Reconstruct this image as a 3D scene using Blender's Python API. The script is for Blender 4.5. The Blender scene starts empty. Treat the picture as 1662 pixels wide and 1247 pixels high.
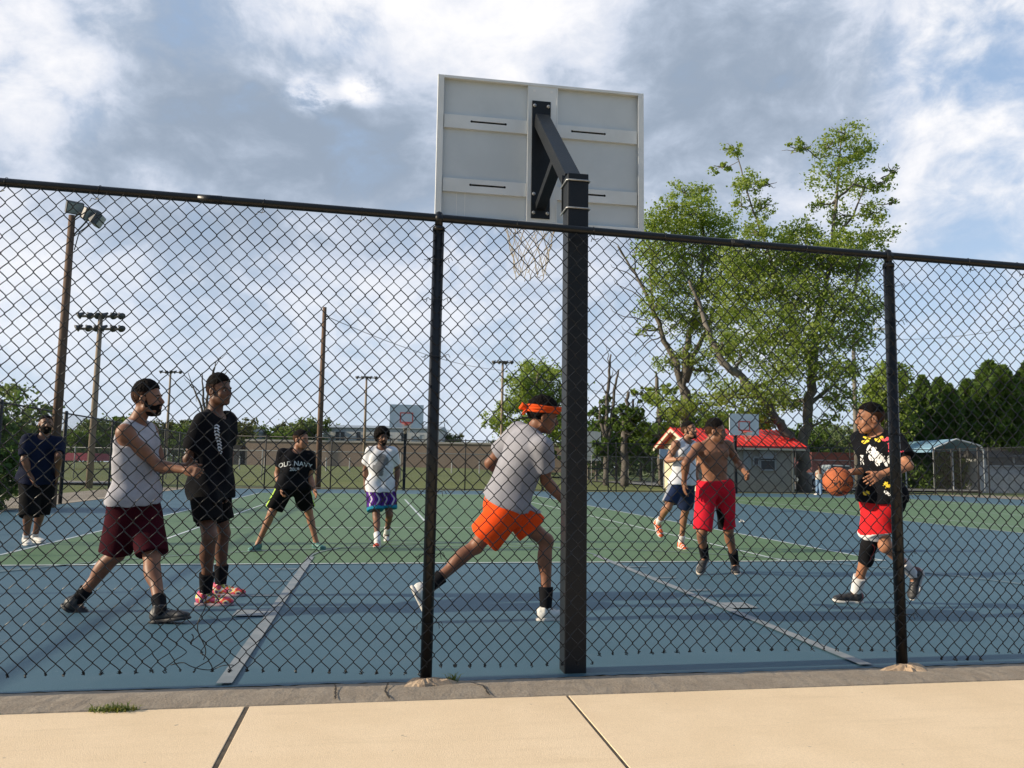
import bpy, math, random
import numpy as np
from mathutils import Vector, Matrix
from mathutils.bvhtree import BVHTree
random.seed(7); rng = np.random.default_rng(7)
R_ = math.radians
# ------------------------------------------------------------ camera
# measured from the painted court: x runs along the baseline, y down the court, z up (metres)
FOC, PITCH, ROLL, YAW = 1303.5, 0.10371, 0.01445, -0.16866      # focal length in photo pixels (1662 wide)
CAM = np.array([-1.0947, -9.6641, 1.1394])
def _dir(X, Y):
    c, s = math.cos(ROLL), math.sin(ROLL)
    X, Y = c*X - s*Y, s*X + c*Y
    gx, gy, gz = X, math.cos(PITCH) - Y*math.sin(PITCH), math.sin(PITCH) + Y*math.cos(PITCH)
    c, s = math.cos(YAW), math.sin(YAW)
    return np.array([c*gx - s*gy, s*gx + c*gy, gz])
FW = _dir(0, 0)
CR = _dir(1, 0) - FW
CU = _dir(0, 1) - FW
def ray(x, y): return _dir((x-831)/FOC, -(y-623.5)/FOC)
def at(x, y, Z): return CAM + ray(x, y)*Z                      # world point of a photo pixel at camera depth Z
def atv(x, y, v):
    d = ray(x, y); return CAM + d*((v - CAM[1])/d[1])
def atz(x, y, z=0.0):
    d = ray(x, y); return CAM + d*((z - CAM[2])/d[2])
HR = np.array([math.cos(YAW), math.sin(YAW), 0.]); HF = np.array([-math.sin(YAW), math.cos(YAW), 0.])
UP = np.array([0, 0, 1.])
sc = bpy.context.scene
cd = bpy.data.cameras.new('camera'); co = bpy.data.objects.new('camera', cd); sc.collection.objects.link(co)
cd.sensor_width = 36; cd.lens = FOC/1662*36; cd.clip_start = .05; cd.clip_end = 3000
M4 = Matrix.Identity(4)
for i in range(3):
    M4[i][0], M4[i][1], M4[i][2], M4[i][3] = CR[i], CU[i], -FW[i], CAM[i]
co.matrix_world = M4; sc.camera = co
# ------------------------------------------------------------ light
SUN_EL, SUN_AZ = R_(21), R_(180.7)     # azimuth counted from +x: sun low on the left, a touch behind the camera
sun = bpy.data.lights.new('sun', 'SUN'); sun.energy = 5.0; sun.angle = R_(.53); sun.color = (1, .86, .66)
so = bpy.data.objects.new('sun', sun); sc.collection.objects.link(so)
sdir = Vector((math.cos(SUN_EL)*math.cos(SUN_AZ), math.cos(SUN_EL)*math.sin(SUN_AZ), math.sin(SUN_EL)))
so.rotation_euler = sdir.to_track_quat('Z', 'Y').to_euler()
sc.view_settings.view_transform = 'Standard'; sc.view_settings.look = 'None'
sc.view_settings.exposure = 0.28; sc.view_settings.gamma = 1
sc.cycles.max_bounces = 6; sc.cycles.diffuse_bounces = 3; sc.cycles.glossy_bounces = 2
sc.cycles.transparent_max_bounces = 6
sc.cycles.use_denoising = True
# ------------------------------------------------------------ node helpers
class NT:
    def __init__(s, nt): s.nt = nt
    def n(s, t, **k):
        nd = s.nt.nodes.new(t)
        for a, b in k.items():
            if hasattr(nd, a): setattr(nd, a, b)
        return nd
    def l(s, a, b): s.nt.links.new(a, b)
    def val(s, sock, v):
        if hasattr(v, 'links'): s.l(v, sock)
        else: sock.default_value = v
    def math(s, op, a, b=0., clamp=False):
        m = s.n('ShaderNodeMath', operation=op); m.use_clamp = clamp
        s.val(m.inputs[0], a); s.val(m.inputs[1], b); return m.outputs[0]
    def vmath(s, op, a, b=(0, 0, 0)):
        m = s.n('ShaderNodeVectorMath', operation=op)
        s.val(m.inputs[0], a); s.val(m.inputs[1], b)
        return m.outputs['Value'] if op in ('DOT_PRODUCT', 'LENGTH', 'DISTANCE') else m.outputs[0]
    def noise(s, vec, scale, det=4, rough=.55, dist=0.):
        m = s.n('ShaderNodeTexNoise'); s.l(vec, m.inputs['Vector'])
        m.inputs['Scale'].default_value = scale; m.inputs['Detail'].default_value = det
        m.inputs['Roughness'].default_value = rough; m.inputs['Distortion'].default_value = dist
        return m.outputs['Fac']
    def ramp(s, f, stops, interp='LINEAR'):
        m = s.n('ShaderNodeValToRGB'); s.l(f, m.inputs[0]); e = m.color_ramp.elements
        m.color_ramp.interpolation = interp
        while len(e) < len(stops): e.new(.5)
        for i, (p, c) in enumerate(stops):
            e[i].position = p; e[i].color = (c if len(c) == 4 else (*c, 1)) if hasattr(c, '__len__') else (c, c, c, 1)
        return m.outputs[0]
    def mix(s, f, a, b, mode='MIX'):
        m = s.n('ShaderNodeMix'); m.data_type = 'RGBA'; m.blend_type = mode
        s.val(m.inputs[0], f)
        for sk, v in ((m.inputs[6], a), (m.inputs[7], b)):
            if hasattr(v, 'links'): s.l(v, sk)
            else: sk.default_value = (*v, 1) if len(v) == 3 else v
        return m.outputs[2]
    def sstep(s, v, a, b):
        m = s.n('ShaderNodeMapRange'); m.interpolation_type = 'SMOOTHSTEP'
        s.val(m.inputs[0], v); m.inputs[1].default_value = a; m.inputs[2].default_value = b
        return m.outputs[0]
# ------------------------------------------------------------ sky
def build_sky():
    w = bpy.data.worlds.new('World'); sc.world = w; w.use_nodes = True
    t = NT(w.node_tree); w.node_tree.nodes.clear()
    out = t.n('ShaderNodeOutputWorld'); bg = t.n('ShaderNodeBackground'); t.l(bg.outputs[0], out.inputs[0])
    bg.inputs[1].default_value = .1
    sky = t.n('ShaderNodeTexSky'); sky.sky_type = 'NISHITA'; sky.sun_disc = False
    sky.sun_elevation = SUN_EL; sky.sun_rotation = R_(90) - SUN_AZ
    sky.air_density = 1.0; sky.dust_density = 1.6; sky.ozone_density = 1.2
    tc = t.n('ShaderNodeTexCoord'); d = t.vmath('NORMALIZE', tc.outputs['Generated'])
    sep = t.n('ShaderNodeSeparateXYZ'); t.l(d, sep.inputs[0])
    P = t.vmath('ADD', t.vmath('MULTIPLY', d, (1., 1., 1.5)), (4.3, 1.7, 2.2))
    warp = t.n('ShaderNodeTexNoise'); t.l(P, warp.inputs['Vector']); warp.inputs['Scale'].default_value = 3.; warp.inputs['Detail'].default_value = 3
    P = t.vmath('ADD', P, t.vmath('MULTIPLY', t.vmath('SUBTRACT', warp.outputs['Color'], (.5, .5, .5)), (.22, .22, .16)))
    big = t.noise(P, 2.6, 6, .55); med = t.noise(P, 6.5, 7, .58); fine = t.noise(P, 17., 6, .6)
    thin = t.noise(t.vmath('MULTIPLY', P, (1., 1., 2.2)), 5., 6, .6)
    def blob(x, y, r, amt, sy=1.):     # where the photo's banks of cloud stand, as directions in the world
        v = ray(x, y); v = v/np.linalg.norm(v)
        dd = t.vmath('SUBTRACT', d, tuple(v)); dp = t.vmath('LENGTH', t.vmath('MULTIPLY', dd, (1., 1., sy)))
        return t.math('MULTIPLY', t.sstep(t.math('MULTIPLY', dp, -1.), -r, -.1*r), amt)
    def add(*a):
        s = a[0]
        for b in a[1:]: s = t.math('ADD', s, b)
        return s
    n0 = lambda f, k: t.math('MULTIPLY', t.math('SUBTRACT', f, .5), k)
    behind = t.sstep(t.math('MULTIPLY', sep.outputs[1], -1.), -.25, .35)  # unseen sky behind the camera, cleared and darkened to cut fill on camera-facing sides
    over = t.sstep(sep.outputs[2], .70, .95)
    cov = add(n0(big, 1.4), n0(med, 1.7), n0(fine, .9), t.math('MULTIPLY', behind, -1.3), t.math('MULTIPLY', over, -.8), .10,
              blob(330, 170, .5, .25), blob(760, 60, .25, .2), blob(1050, 150, .5, .25), blob(1560, 280, .25, .2),
              blob(600, 5, .08, -.42), blob(565, 62, .05, -.4), blob(480, 0, .06, -.3), blob(500, 120, .05, -.25), blob(1600, 520, .3, -.35), blob(1645, 60, .16, -.45), blob(1500, 100, .1, -.2))
    cm = t.sstep(cov, -.40, .36)
    fm = t.math('ADD', t.math('MULTIPLY', t.sstep(fine, .38, .62), .8), .25)
    sh = add(n0(big, .8), n0(med, 1.9), n0(fine, 1.5), n0(thin, .6), .08,
             blob(400, 225, .34, -.85, 1.4), blob(120, 300, .18, -.45, 1.8), blob(600, 265, .24, -.5, 1.5), blob(1020, 220, .28, -.5), blob(1180, 100, .26, -.42, 1.3),
             blob(1300, 200, .2, -.28), blob(250, 100, .14, -.15),
             blob(90, 170, .11, .5), blob(100, 40, .14, .3), blob(890, 50, .17, .6), blob(730, 80, .16, .4), blob(520, 50, .14, .35), blob(400, 40, .12, .25),
             t.math('MULTIPLY', blob(505, 160, .045, 1.3, 1.5), fm), t.math('MULTIPLY', blob(582, 149, .036, 1.3, 1.5), fm), blob(250, 300, .08, .5, 2.), blob(330, 325, .07, .4, 2.), blob(500, 330, .1, .3, 2.),
             blob(1580, 230, .15, .4), blob(1560, 45, .07, .5), blob(640, 430, .22, .3, 1.6), blob(60, 470, .2, .3), blob(1250, 300, .1, .15))
    shf = t.sstep(sh, -1.05, 1.0)
    ccol = t.ramp(shf, [(0, (2.7, 3.3, 4.2)), (.28, (3.9, 4.55, 5.6)), (.50, (5.5, 6.0, 7.0)), (.72, (6.8, 7.05, 7.7)), (1, (8.6, 8.5, 8.6))])
    hz = t.sstep(sep.outputs[2], .36, -.02)
    skyc = t.mix(.6, t.mix(1., sky.outputs[0], (1.5, 1.5, 1.55), 'MULTIPLY'), (3.5, 4.7, 6.5))
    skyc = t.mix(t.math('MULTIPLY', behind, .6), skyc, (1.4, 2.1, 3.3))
    c = t.mix(t.math('MULTIPLY', cm, t.math('SUBTRACT', 1., t.math('MULTIPLY', hz, .2))), skyc, ccol)
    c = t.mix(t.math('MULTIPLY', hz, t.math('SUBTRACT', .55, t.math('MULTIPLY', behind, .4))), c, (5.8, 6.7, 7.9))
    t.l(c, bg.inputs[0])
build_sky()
# ------------------------------------------------------------ materials
MATS = {}
def mat(name, col, rough=.7, col2=None, ns=8., bump=0., bs=60., metal=0., spec=None, stretch=None, sheen=0., det=5, lo=.35, hi=.65, transl=0.):
    if name in MATS: return MATS[name]
    m = bpy.data.materials.new(name); m.use_nodes = True; MATS[name] = m
    t = NT(m.node_tree); b = m.node_tree.nodes['Principled BSDF']
    tc = t.n('ShaderNodeTexCoord'); v = tc.outputs['Object']
    if stretch: v = t.vmath('MULTIPLY', v, stretch)
    if col2 is not None:
        f = t.noise(v, ns, det, .6); t.l(t.mix(t.sstep(f, lo, hi), col, col2), b.inputs['Base Color'])
    else: b.inputs['Base Color'].default_value = (*col, 1)
    b.inputs['Roughness'].default_value = rough; b.inputs['Metallic'].default_value = metal
    if spec is not None: b.inputs['Specular IOR Level'].default_value = spec
    if sheen: b.inputs['Sheen Weight'].default_value = sheen
    if bump:
        bn = t.n('ShaderNodeBump'); bn.inputs['Strength'].default_value = min(1, bump); bn.inputs['Distance'].default_value = .01
        t.l(t.noise(v, bs, 4, .6), bn.inputs['Height']); t.l(bn.outputs[0], b.inputs['Normal'])
    if transl:
        tr = t.n('ShaderNodeBsdfTranslucent'); ms = t.n('ShaderNodeMixShader'); ms.inputs[0].default_value = transl
        src = b.inputs['Base Color'].links[0].from_socket if b.inputs['Base Color'].links else None
        if src: t.l(t.mix(1., src, (1.25, 1.3, .6), 'MULTIPLY'), tr.inputs[0])
        else: tr.inputs[0].default_value = (*col, 1)
        o = m.node_tree.nodes['Material Output']
        t.l(b.outputs[0], ms.inputs[1]); t.l(tr.outputs[0], ms.inputs[2]); t.l(ms.outputs[0], o.inputs[0])
    return m
def ground_mat(name, col, col2, col3, s1, s2, rough=.8, bump=.3, bs=150., speck=None, stretch=None):
    if name in MATS: return MATS[name]
    m = bpy.data.materials.new(name); m.use_nodes = True; MATS[name] = m
    t = NT(m.node_tree); b = m.node_tree.nodes['Principled BSDF']
    v = t.n('ShaderNodeTexCoord').outputs['Object']
    vs = t.vmath('MULTIPLY', v, stretch) if stretch else v
    c = t.mix(t.sstep(t.noise(v, s1, 6, .6, .3), .3, .7), col, col2)
    c = t.mix(t.math('MULTIPLY', t.sstep(t.noise(vs, s2, 5, .65), .5, .8), .7), c, col3)
    g = t.noise(v, bs, 3, .6)
    c = t.mix(t.math('MULTIPLY', t.sstep(g, .35, .65), .30), c, tuple(x*.55 for x in col))
    if speck:
        sp = t.sstep(t.noise(v, speck[0], 2, .5), speck[1], speck[1]+.04)
        c = t.mix(sp, c, speck[2])
    t.l(c, b.inputs['Base Color']); b.inputs['Roughness'].default_value = rough
    b.inputs['Specular IOR Level'].default_value = .3
    bn = t.n('ShaderNodeBump'); bn.inputs['Strength'].default_value = bump; bn.inputs['Distance'].default_value = .004
    t.l(g, bn.inputs['Height']); t.l(bn.outputs[0], b.inputs['Normal'])
    return m
BLK = mat('black_vinyl', (.006, .007, .008), .36, bump=.1, bs=40, spec=.4)
BLKP = mat('black_paint', (.007, .009, .012), .45, (.011, .013, .016), 5, bump=.15, bs=90, spec=.3)
FARBLK = mat('far_black', (.018, .019, .021), .6)
STEEL = mat('galvanised', (.42, .43, .43), .45, (.3, .3, .3), 20, metal=.7)
FGREY = mat('fence_grey', (.33, .34, .33), .6)
# ------------------------------------------------------------ scene bookkeeping
def link(o, parent=None):
    sc.collection.objects.link(o)
    if parent is not None: o.parent = parent
    return o
def mesh_obj(name, V, F, mats, parent=None, smooth=False, fm=None):
    me = bpy.data.meshes.new(name); V = np.asarray(V, dtype=np.float32)
    if parent is not None and not isinstance(parent, bool):
        V = V - np.array(parent_loc(parent), dtype=np.float32)
    me.from_pydata(V.tolist() if len(V) < 200000 else [tuple(x) for x in V.tolist()], [], F if isinstance(F, list) else F.tolist())
    for m in (mats if isinstance(mats, (list, tuple)) else [mats]): me.materials.append(m)
    if fm is not None: me.polygons.foreach_set('material_index', np.asarray(fm, dtype=np.int32))
    if smooth: me.polygons.foreach_set('use_smooth', [True]*len(me.polygons))
    me.update()
    return link(bpy.data.objects.new(name, me), parent)
def parent_loc(o):
    l = np.zeros(3)
    while o is not None: l = l + np.array(o.location); o = o.parent
    return l
def tag(o, label=None, cat=None, group=None, kind=None):
    if label: o['label'] = label
    if cat: o['category'] = cat
    if group: o['group'] = group
    if kind: o['kind'] = kind
    return o
def thing(name, label, cat, loc, group=None):
    o = bpy.data.objects.new(name, None); o.location = tuple(float(x) for x in loc); link(o)
    return tag(o, label, cat, group)
def structure(o): o['kind'] = 'structure'; return o
def kids(o): return [c for c in bpy.data.objects if c.parent == o]
def copy_tree(o, loc=None, rz=None, scale=None, label=None, parent=None):
    c = o.copy(); sc.collection.objects.link(c)
    if parent: c.parent = parent
    for k in KIDS.get(o.name, []) or kids(o): copy_tree(k, parent=c)
    if loc is not None: c.location = tuple(float(x) for x in loc)
    if rz is not None: c.rotation_euler[2] = rz
    if scale is not None: c.scale = scale if hasattr(scale, '__len__') else (scale,)*3
    if label: c['label'] = label
    return c
KIDS = {}
def nrm(v): v = np.asarray(v, float); return v/(np.linalg.norm(v)+1e-12)
def frame(f, u=UP):                      # rows: right, forward, up
    f = nrm(f); u = np.asarray(u, float); u = nrm(u - f*np.dot(u, f)); return np.array([np.cross(f, u), f, u])
class MB:
    """collects boxes, tubes and sheets into one mesh"""
    def __init__(s): s.V = []; s.F = []; s.M = []; s.n = 0
    def add(s, V, F, mi=0):
        V = np.asarray(V, float).reshape(-1, 3); s.V.append(V)
        for f in F: s.F.append([i + s.n for i in f]); s.M.append(mi)
        s.n += len(V)
    def box(s, c, h, R=None, mi=0):
        c = np.asarray(c, float); R = np.eye(3) if R is None else np.asarray(R)
        V = np.array([(x, y, z) for x in (-1, 1) for y in (-1, 1) for z in (-1, 1)])*np.asarray(h)
        F = [[0, 1, 3, 2], [4, 6, 7, 5], [0, 4, 5, 1], [2, 3, 7, 6], [0, 2, 6, 4], [1, 5, 7, 3]]
        s.add(V@R + c, F, mi); return s
    def bar(s, a, b, w, d, up=UP, mi=0):     # rectangular bar a->b
        a = np.asarray(a, float); b = np.asarray(b, float)
        f = nrm(b-a)
        if abs(np.dot(f, nrm(up))) > .98: up = np.array([0, 1., 0])
        R = frame(f, up); s.box((a+b)/2, (w/2, np.linalg.norm(b-a)/2, d/2), R, mi); return s
    def tube(s, pts, r, n=8, mi=0, cap=True, closed=False):
        pts = np.asarray(pts, float); k = len(pts); r = np.broadcast_to(np.asarray(r, float), (k,))
        T = np.gradient(pts, axis=0) if not closed else np.roll(pts, -1, 0)-np.roll(pts, 1, 0)
        T /= np.linalg.norm(T, axis=1)[:, None]+1e-12
        u = np.array([0, 0, 1.]) if abs(T[0][2]) < .9 else np.array([1., 0, 0])
        V = []
        for i in range(k):
            u = u - T[i]*np.dot(u, T[i]); u /= np.linalg.norm(u)+1e-12; w = np.cross(T[i], u)
            a = np.arange(n)*2*math.pi/n
            V.append(pts[i] + r[i]*(np.cos(a)[:, None]*u + np.sin(a)[:, None]*w))
        F = []
        for i in range(k if closed else k-1):
            j = (i+1) % k
            for q in range(n): F.append([i*n+q, i*n+(q+1) % n, j*n+(q+1) % n, j*n+q])
        if cap and not closed: F += [[n-1-q for q in range(n)], [(k-1)*n+q for q in range(n)]]
        s.add(np.concatenate(V), F, mi); return s
    def sheet(s, pts, mi=0): s.add(pts, [list(range(len(pts)))], mi); return s
    def prism(s, poly, ext, mi=0):
        poly = np.asarray(poly, float); n = len(poly); ext = np.asarray(ext, float)
        s.add(np.concatenate([poly, poly+ext]), [list(range(n))[::-1], list(range(n, 2*n))] + [[i, (i+1) % n, (i+1) % n+n, i+n] for i in range(n)], mi)
        return s
    def build(s, name, mats, parent=None, smooth=False):
        return mesh_obj(name, np.concatenate(s.V), s.F, mats, parent, smooth, s.M)
def bevel(o, w=.004, seg=2):
    m = o.modifiers.new('bevel', 'BEVEL'); m.width = w; m.segments = seg; m.limit_method = 'ANGLE'; return o
# ------------------------------------------------------------ ground, court, walk
def smooth(t): t = np.clip(t, 0, 1); return t*t*(3-2*t)
def terrain(x, y):
    return -.03 + 1.05*smooth((y-32)/45.)*(1-smooth((x-9)/8.)) + .25*smooth((y-45)/60.)*smooth((x-9)/8.)
def build_ground():
    xs = np.concatenate([[-1500, -700, -300, -150, -90], np.arange(-60, 90, 3.), [110, 160, 300, 700, 1500]])
    ys = np.concatenate([[-200, -60, -20], np.arange(-10, 110, 3.), [130, 170, 300, 700, 1800]])
    X, Y = np.meshgrid(xs, ys); Z = terrain(X, Y)
    n, m = len(xs), len(ys)
    F = [[j*n+i, j*n+i+1, (j+1)*n+i+1, (j+1)*n+i] for j in range(m-1) for i in range(n-1)]
    g = ground_mat('grass_ground', (.125, .155, .040), (.155, .175, .055), (.19, .165, .08), .18, .5, .95, .6, 12.)
    structure(mesh_obj('ground', np.stack([X, Y, Z], -1).reshape(-1, 3), F, g, smooth=True))
    blue = ground_mat('court_blue', (.055, .123, .166), (.066, .140, .186), (.088, .155, .195), 1.1, 3.1, .62, .5, 160., (22., .745, (.15, .21, .25)))
    green = ground_mat('court_green', (.098, .178, .082), (.112, .196, .096), (.14, .20, .115), 1.1, 2.4, .62, .5, 160., (22., .745, (.18, .24, .16)))
    white = mat('line_white', (.62, .66, .64), .6, (.45, .52, .52), 3.)
    grey = mat('line_grey', (.175, .205, .22), .65, (.25, .27, .28), 5.)
    US = 28.6
    def sheet(name, x0, x1, y0, y1, z, m, sub=.0):
        return structure(mesh_obj(name, [(x0, y0, z), (x1, y0, z), (x1, y1, z), (x0, y1, z)], [[0, 1, 2, 3]], m))
    # worn painted edge along the kerb strip
    xs = np.arange(-11.5, 30, .05)
    e = -5.225 + .012*np.sin(xs*3.1)*np.sin(xs*.9+1) + .008*rng.standard_normal(len(xs))
    V = [(x, y, 0) for x, y in zip(xs, e)] + [(x, 29.45, 0) for x in xs]; n = len(xs)
    structure(mesh_obj('court_surface', V, [[i, i+1, n+i+1, n+i] for i in range(n-1)], blue))
    for k, cx in enumerate((0, 17.0)):
        sheet('tennis_court', cx-5.485, cx+5.485, 0, 23.77, .004, green)
        L = MB(); w = .025
        def ln(x0, y0, x1, y1, ww=w): 
            if abs(x0-x1) < 1e-6: L.sheet([(x0-ww, y0, .008), (x0+ww, y0, .008), (x0+ww, y1, .008), (x0-ww, y1, .008)])
            else: L.sheet([(x0, y0-ww, .0085), (x1, y0-ww, .0085), (x1, y0+ww, .0085), (x0, y0+ww, .0085)])
        for y in (0, 23.77): ln(cx-5.51, y, cx+5.51, y, .03)
        for sx in (-5.485, -4.115, 4.115, 5.485): ln(cx+sx, .03, cx+sx, 23.74)
        for y in (5.485, 18.285): ln(cx-4.09, y, cx+4.09, y)
        ln(cx, 5.51, cx, 18.26)
        structure(L.build('tennis_lines', white))
        # basketball key in worn grey
        B = MB(); zz = .0105
        def gl(x0, y0, x1, y1): B.sheet([(x0, y0, zz), (x1, y0, zz), (x1, y1, zz), (x0, y1, zz)])
        gl(cx-1.86, -5.19, cx-1.78, .72); gl(cx+1.78, -5.19, cx+1.86, .72)
        for sx in (-1, 1):
            a, b = sorted((cx+sx*1.87, cx+sx*2.10)); gl(a, -3.27, b, -3.0)
            for y in (-2.30, -1.42, -.5): gl(a, y-.02, b, y+.02)
        structure(B.build('key_lines', grey))
        A = MB()
        for (r, yc, a0, a1, hw) in ((1.83, .7, 0, 180, .02), (5.87, -3.9, -13, 193, .022)):
            aa = np.radians(np.linspace(a0, a1, 90)); 
            for i in range(89):
                p = lambda t, rr: (cx+rr*math.cos(t), yc+rr*math.sin(t), .0125)
                A.sheet([p(aa[i], r-hw), p(aa[i], r+hw), p(aa[i+1], r+hw), p(aa[i+1], r-hw)])
        structure(A.build('arc_lines', mat('line_faint', (.115, .17, .185), .65, (.2, .245, .24), 5.)))
    # rough asphalt kerb strip under the fence
    xs = np.arange(-11.5, 30, .04); ys = np.array([-5.64, -5.60, -5.50, -5.40, -5.30, -5.21]); hz = np.array([-.03, .010, .016, .014, .006, -.004])
    X, Y = np.meshgrid(xs, ys); Z = np.repeat(hz[:, None], len(xs), 1) + .0009*rng.standard_normal(X.shape)
    Y = Y + .008*np.sin(X*2.3+Y*5)*np.sin(X*.7) + .0009*rng.standard_normal(X.shape)
    n = len(xs); F = [[j*n+i, j*n+i+1, (j+1)*n+i+1, (j+1)*n+i] for j in range(len(ys)-1) for i in range(n-1)]
    asph = ground_mat('asphalt', (.27, .22, .165), (.34, .285, .22), (.165, .14, .11), 7., 22., .95, 1., 70., (240., .64, (.42, .38, .32)))
    structure(mesh_obj('asphalt_strip', np.stack([X, Y, Z], -1).reshape(-1, 3), F, asph))
    # concrete walk: slabs with joints
    conc = ground_mat('concrete', (.82, .625, .40), (.90, .70, .465), (.74, .56, .355), 1.7, 2.6, .88, .35, 190., (26., .745, (.5, .39, .27)), (.45, 3.5, 1))
    W = MB(); js = [(-1.64, .011), (-.105, .007), (2.95, .007), (4.5, .007), (-3.2, .007), (-4.7, .012)]
    js = sorted(js + [(x, .007) for x in (-6.2, -7.7, -9.2, 6., 7.5, 9.)])
    for (x0, w0), (x1, w1) in zip(js[:-1], js[1:]):
        a, b = x0+w0, x1-w1; y0, y1, z = -12.5, -5.625, .012; c = .002
        W.add([(a+c, y0, z), (b-c, y0, z), (b-c, y1-c, z), (a+c, y1-c, z), (a, y0, z-c), (b, y0, z-c), (b, y1, z-c), (a, y1, z-c), (a, y0, -.08), (b, y0, -.08), (b, y1, -.08), (a, y1, -.08)],
              [[0, 1, 2, 3], [1, 5, 6, 2], [2, 6, 7, 3], [3, 7, 4, 0], [5, 9, 10, 6], [6, 10, 11, 7], [7, 11, 8, 4]])
    structure(W.build('sidewalk', conc))
    dirt = mat('joint_dirt', (.055, .042, .03), .95, (.10, .08, .055), 20.)
    structure(mesh_obj('joint_filler', [(-9.3, -12.5, .0095), (9.1, -12.5, .0095), (9.1, -5.63, .0095), (-9.3, -5.63, .0095)], [[0, 1, 2, 3]], dirt))
    # concrete strip below the side and far fences, road beyond
    pale = ground_mat('pale_concrete', (.30, .26, .20), (.36, .31, .25), (.22, .19, .15), .6, 2., .9)
    sheet('fence_strip', -12.0, -9.25, -5.2, 29.6, .008, pale)
    sheet('fence_strip', -9.25, US+.6, 29.45, 30.1, .008, mat('dirt_edge', (.21, .155, .095), .95, (.13, .13, .05), 1.5))
    sheet('path', US-.3, US+3.2, -6, 29.3, .012, pale)
    sheet('road', -90, -14, 33.5, 38.5, .07, mat('road_grey', (.20, .19, .18), .9, (.27, .25, .22), .5))
    sheet('parking_lot', 18, 90, 36, 62, .07, mat('lot_grey', (.17, .17, .165), .9, (.23, .22, .2), .4))
build_ground()
def scuffs():
    r = np.random.default_rng(12); m = MB()
    for k in range(90):
        c = np.array((r.uniform(-6, 9), r.uniform(-5, 3))); a = r.uniform(0, 3.14); L = r.uniform(.05, .35); w = r.uniform(.002, .006); n = 6; bend = r.normal()*.15
        P = [c+np.array((math.cos(a+bend*t), math.sin(a+bend*t)))*L*t for t in np.linspace(0, 1, n)]
        for i in range(n-1):
            d = P[i+1]-P[i]; q = np.array((-d[1], d[0])); q = q/np.linalg.norm(q)*w*(1-abs(2*i/n-1))+1e-5
            m.sheet([(*(P[i]-q), .0062), (*(P[i+1]-q), .0062), (*(P[i+1]+q), .0062), (*(P[i]+q), .0062)])
    structure(m.build('court_scuffs', mat('scuff', (.17, .21, .235), .8, (.045, .07, .095), 1.)))
scuffs()
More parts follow.
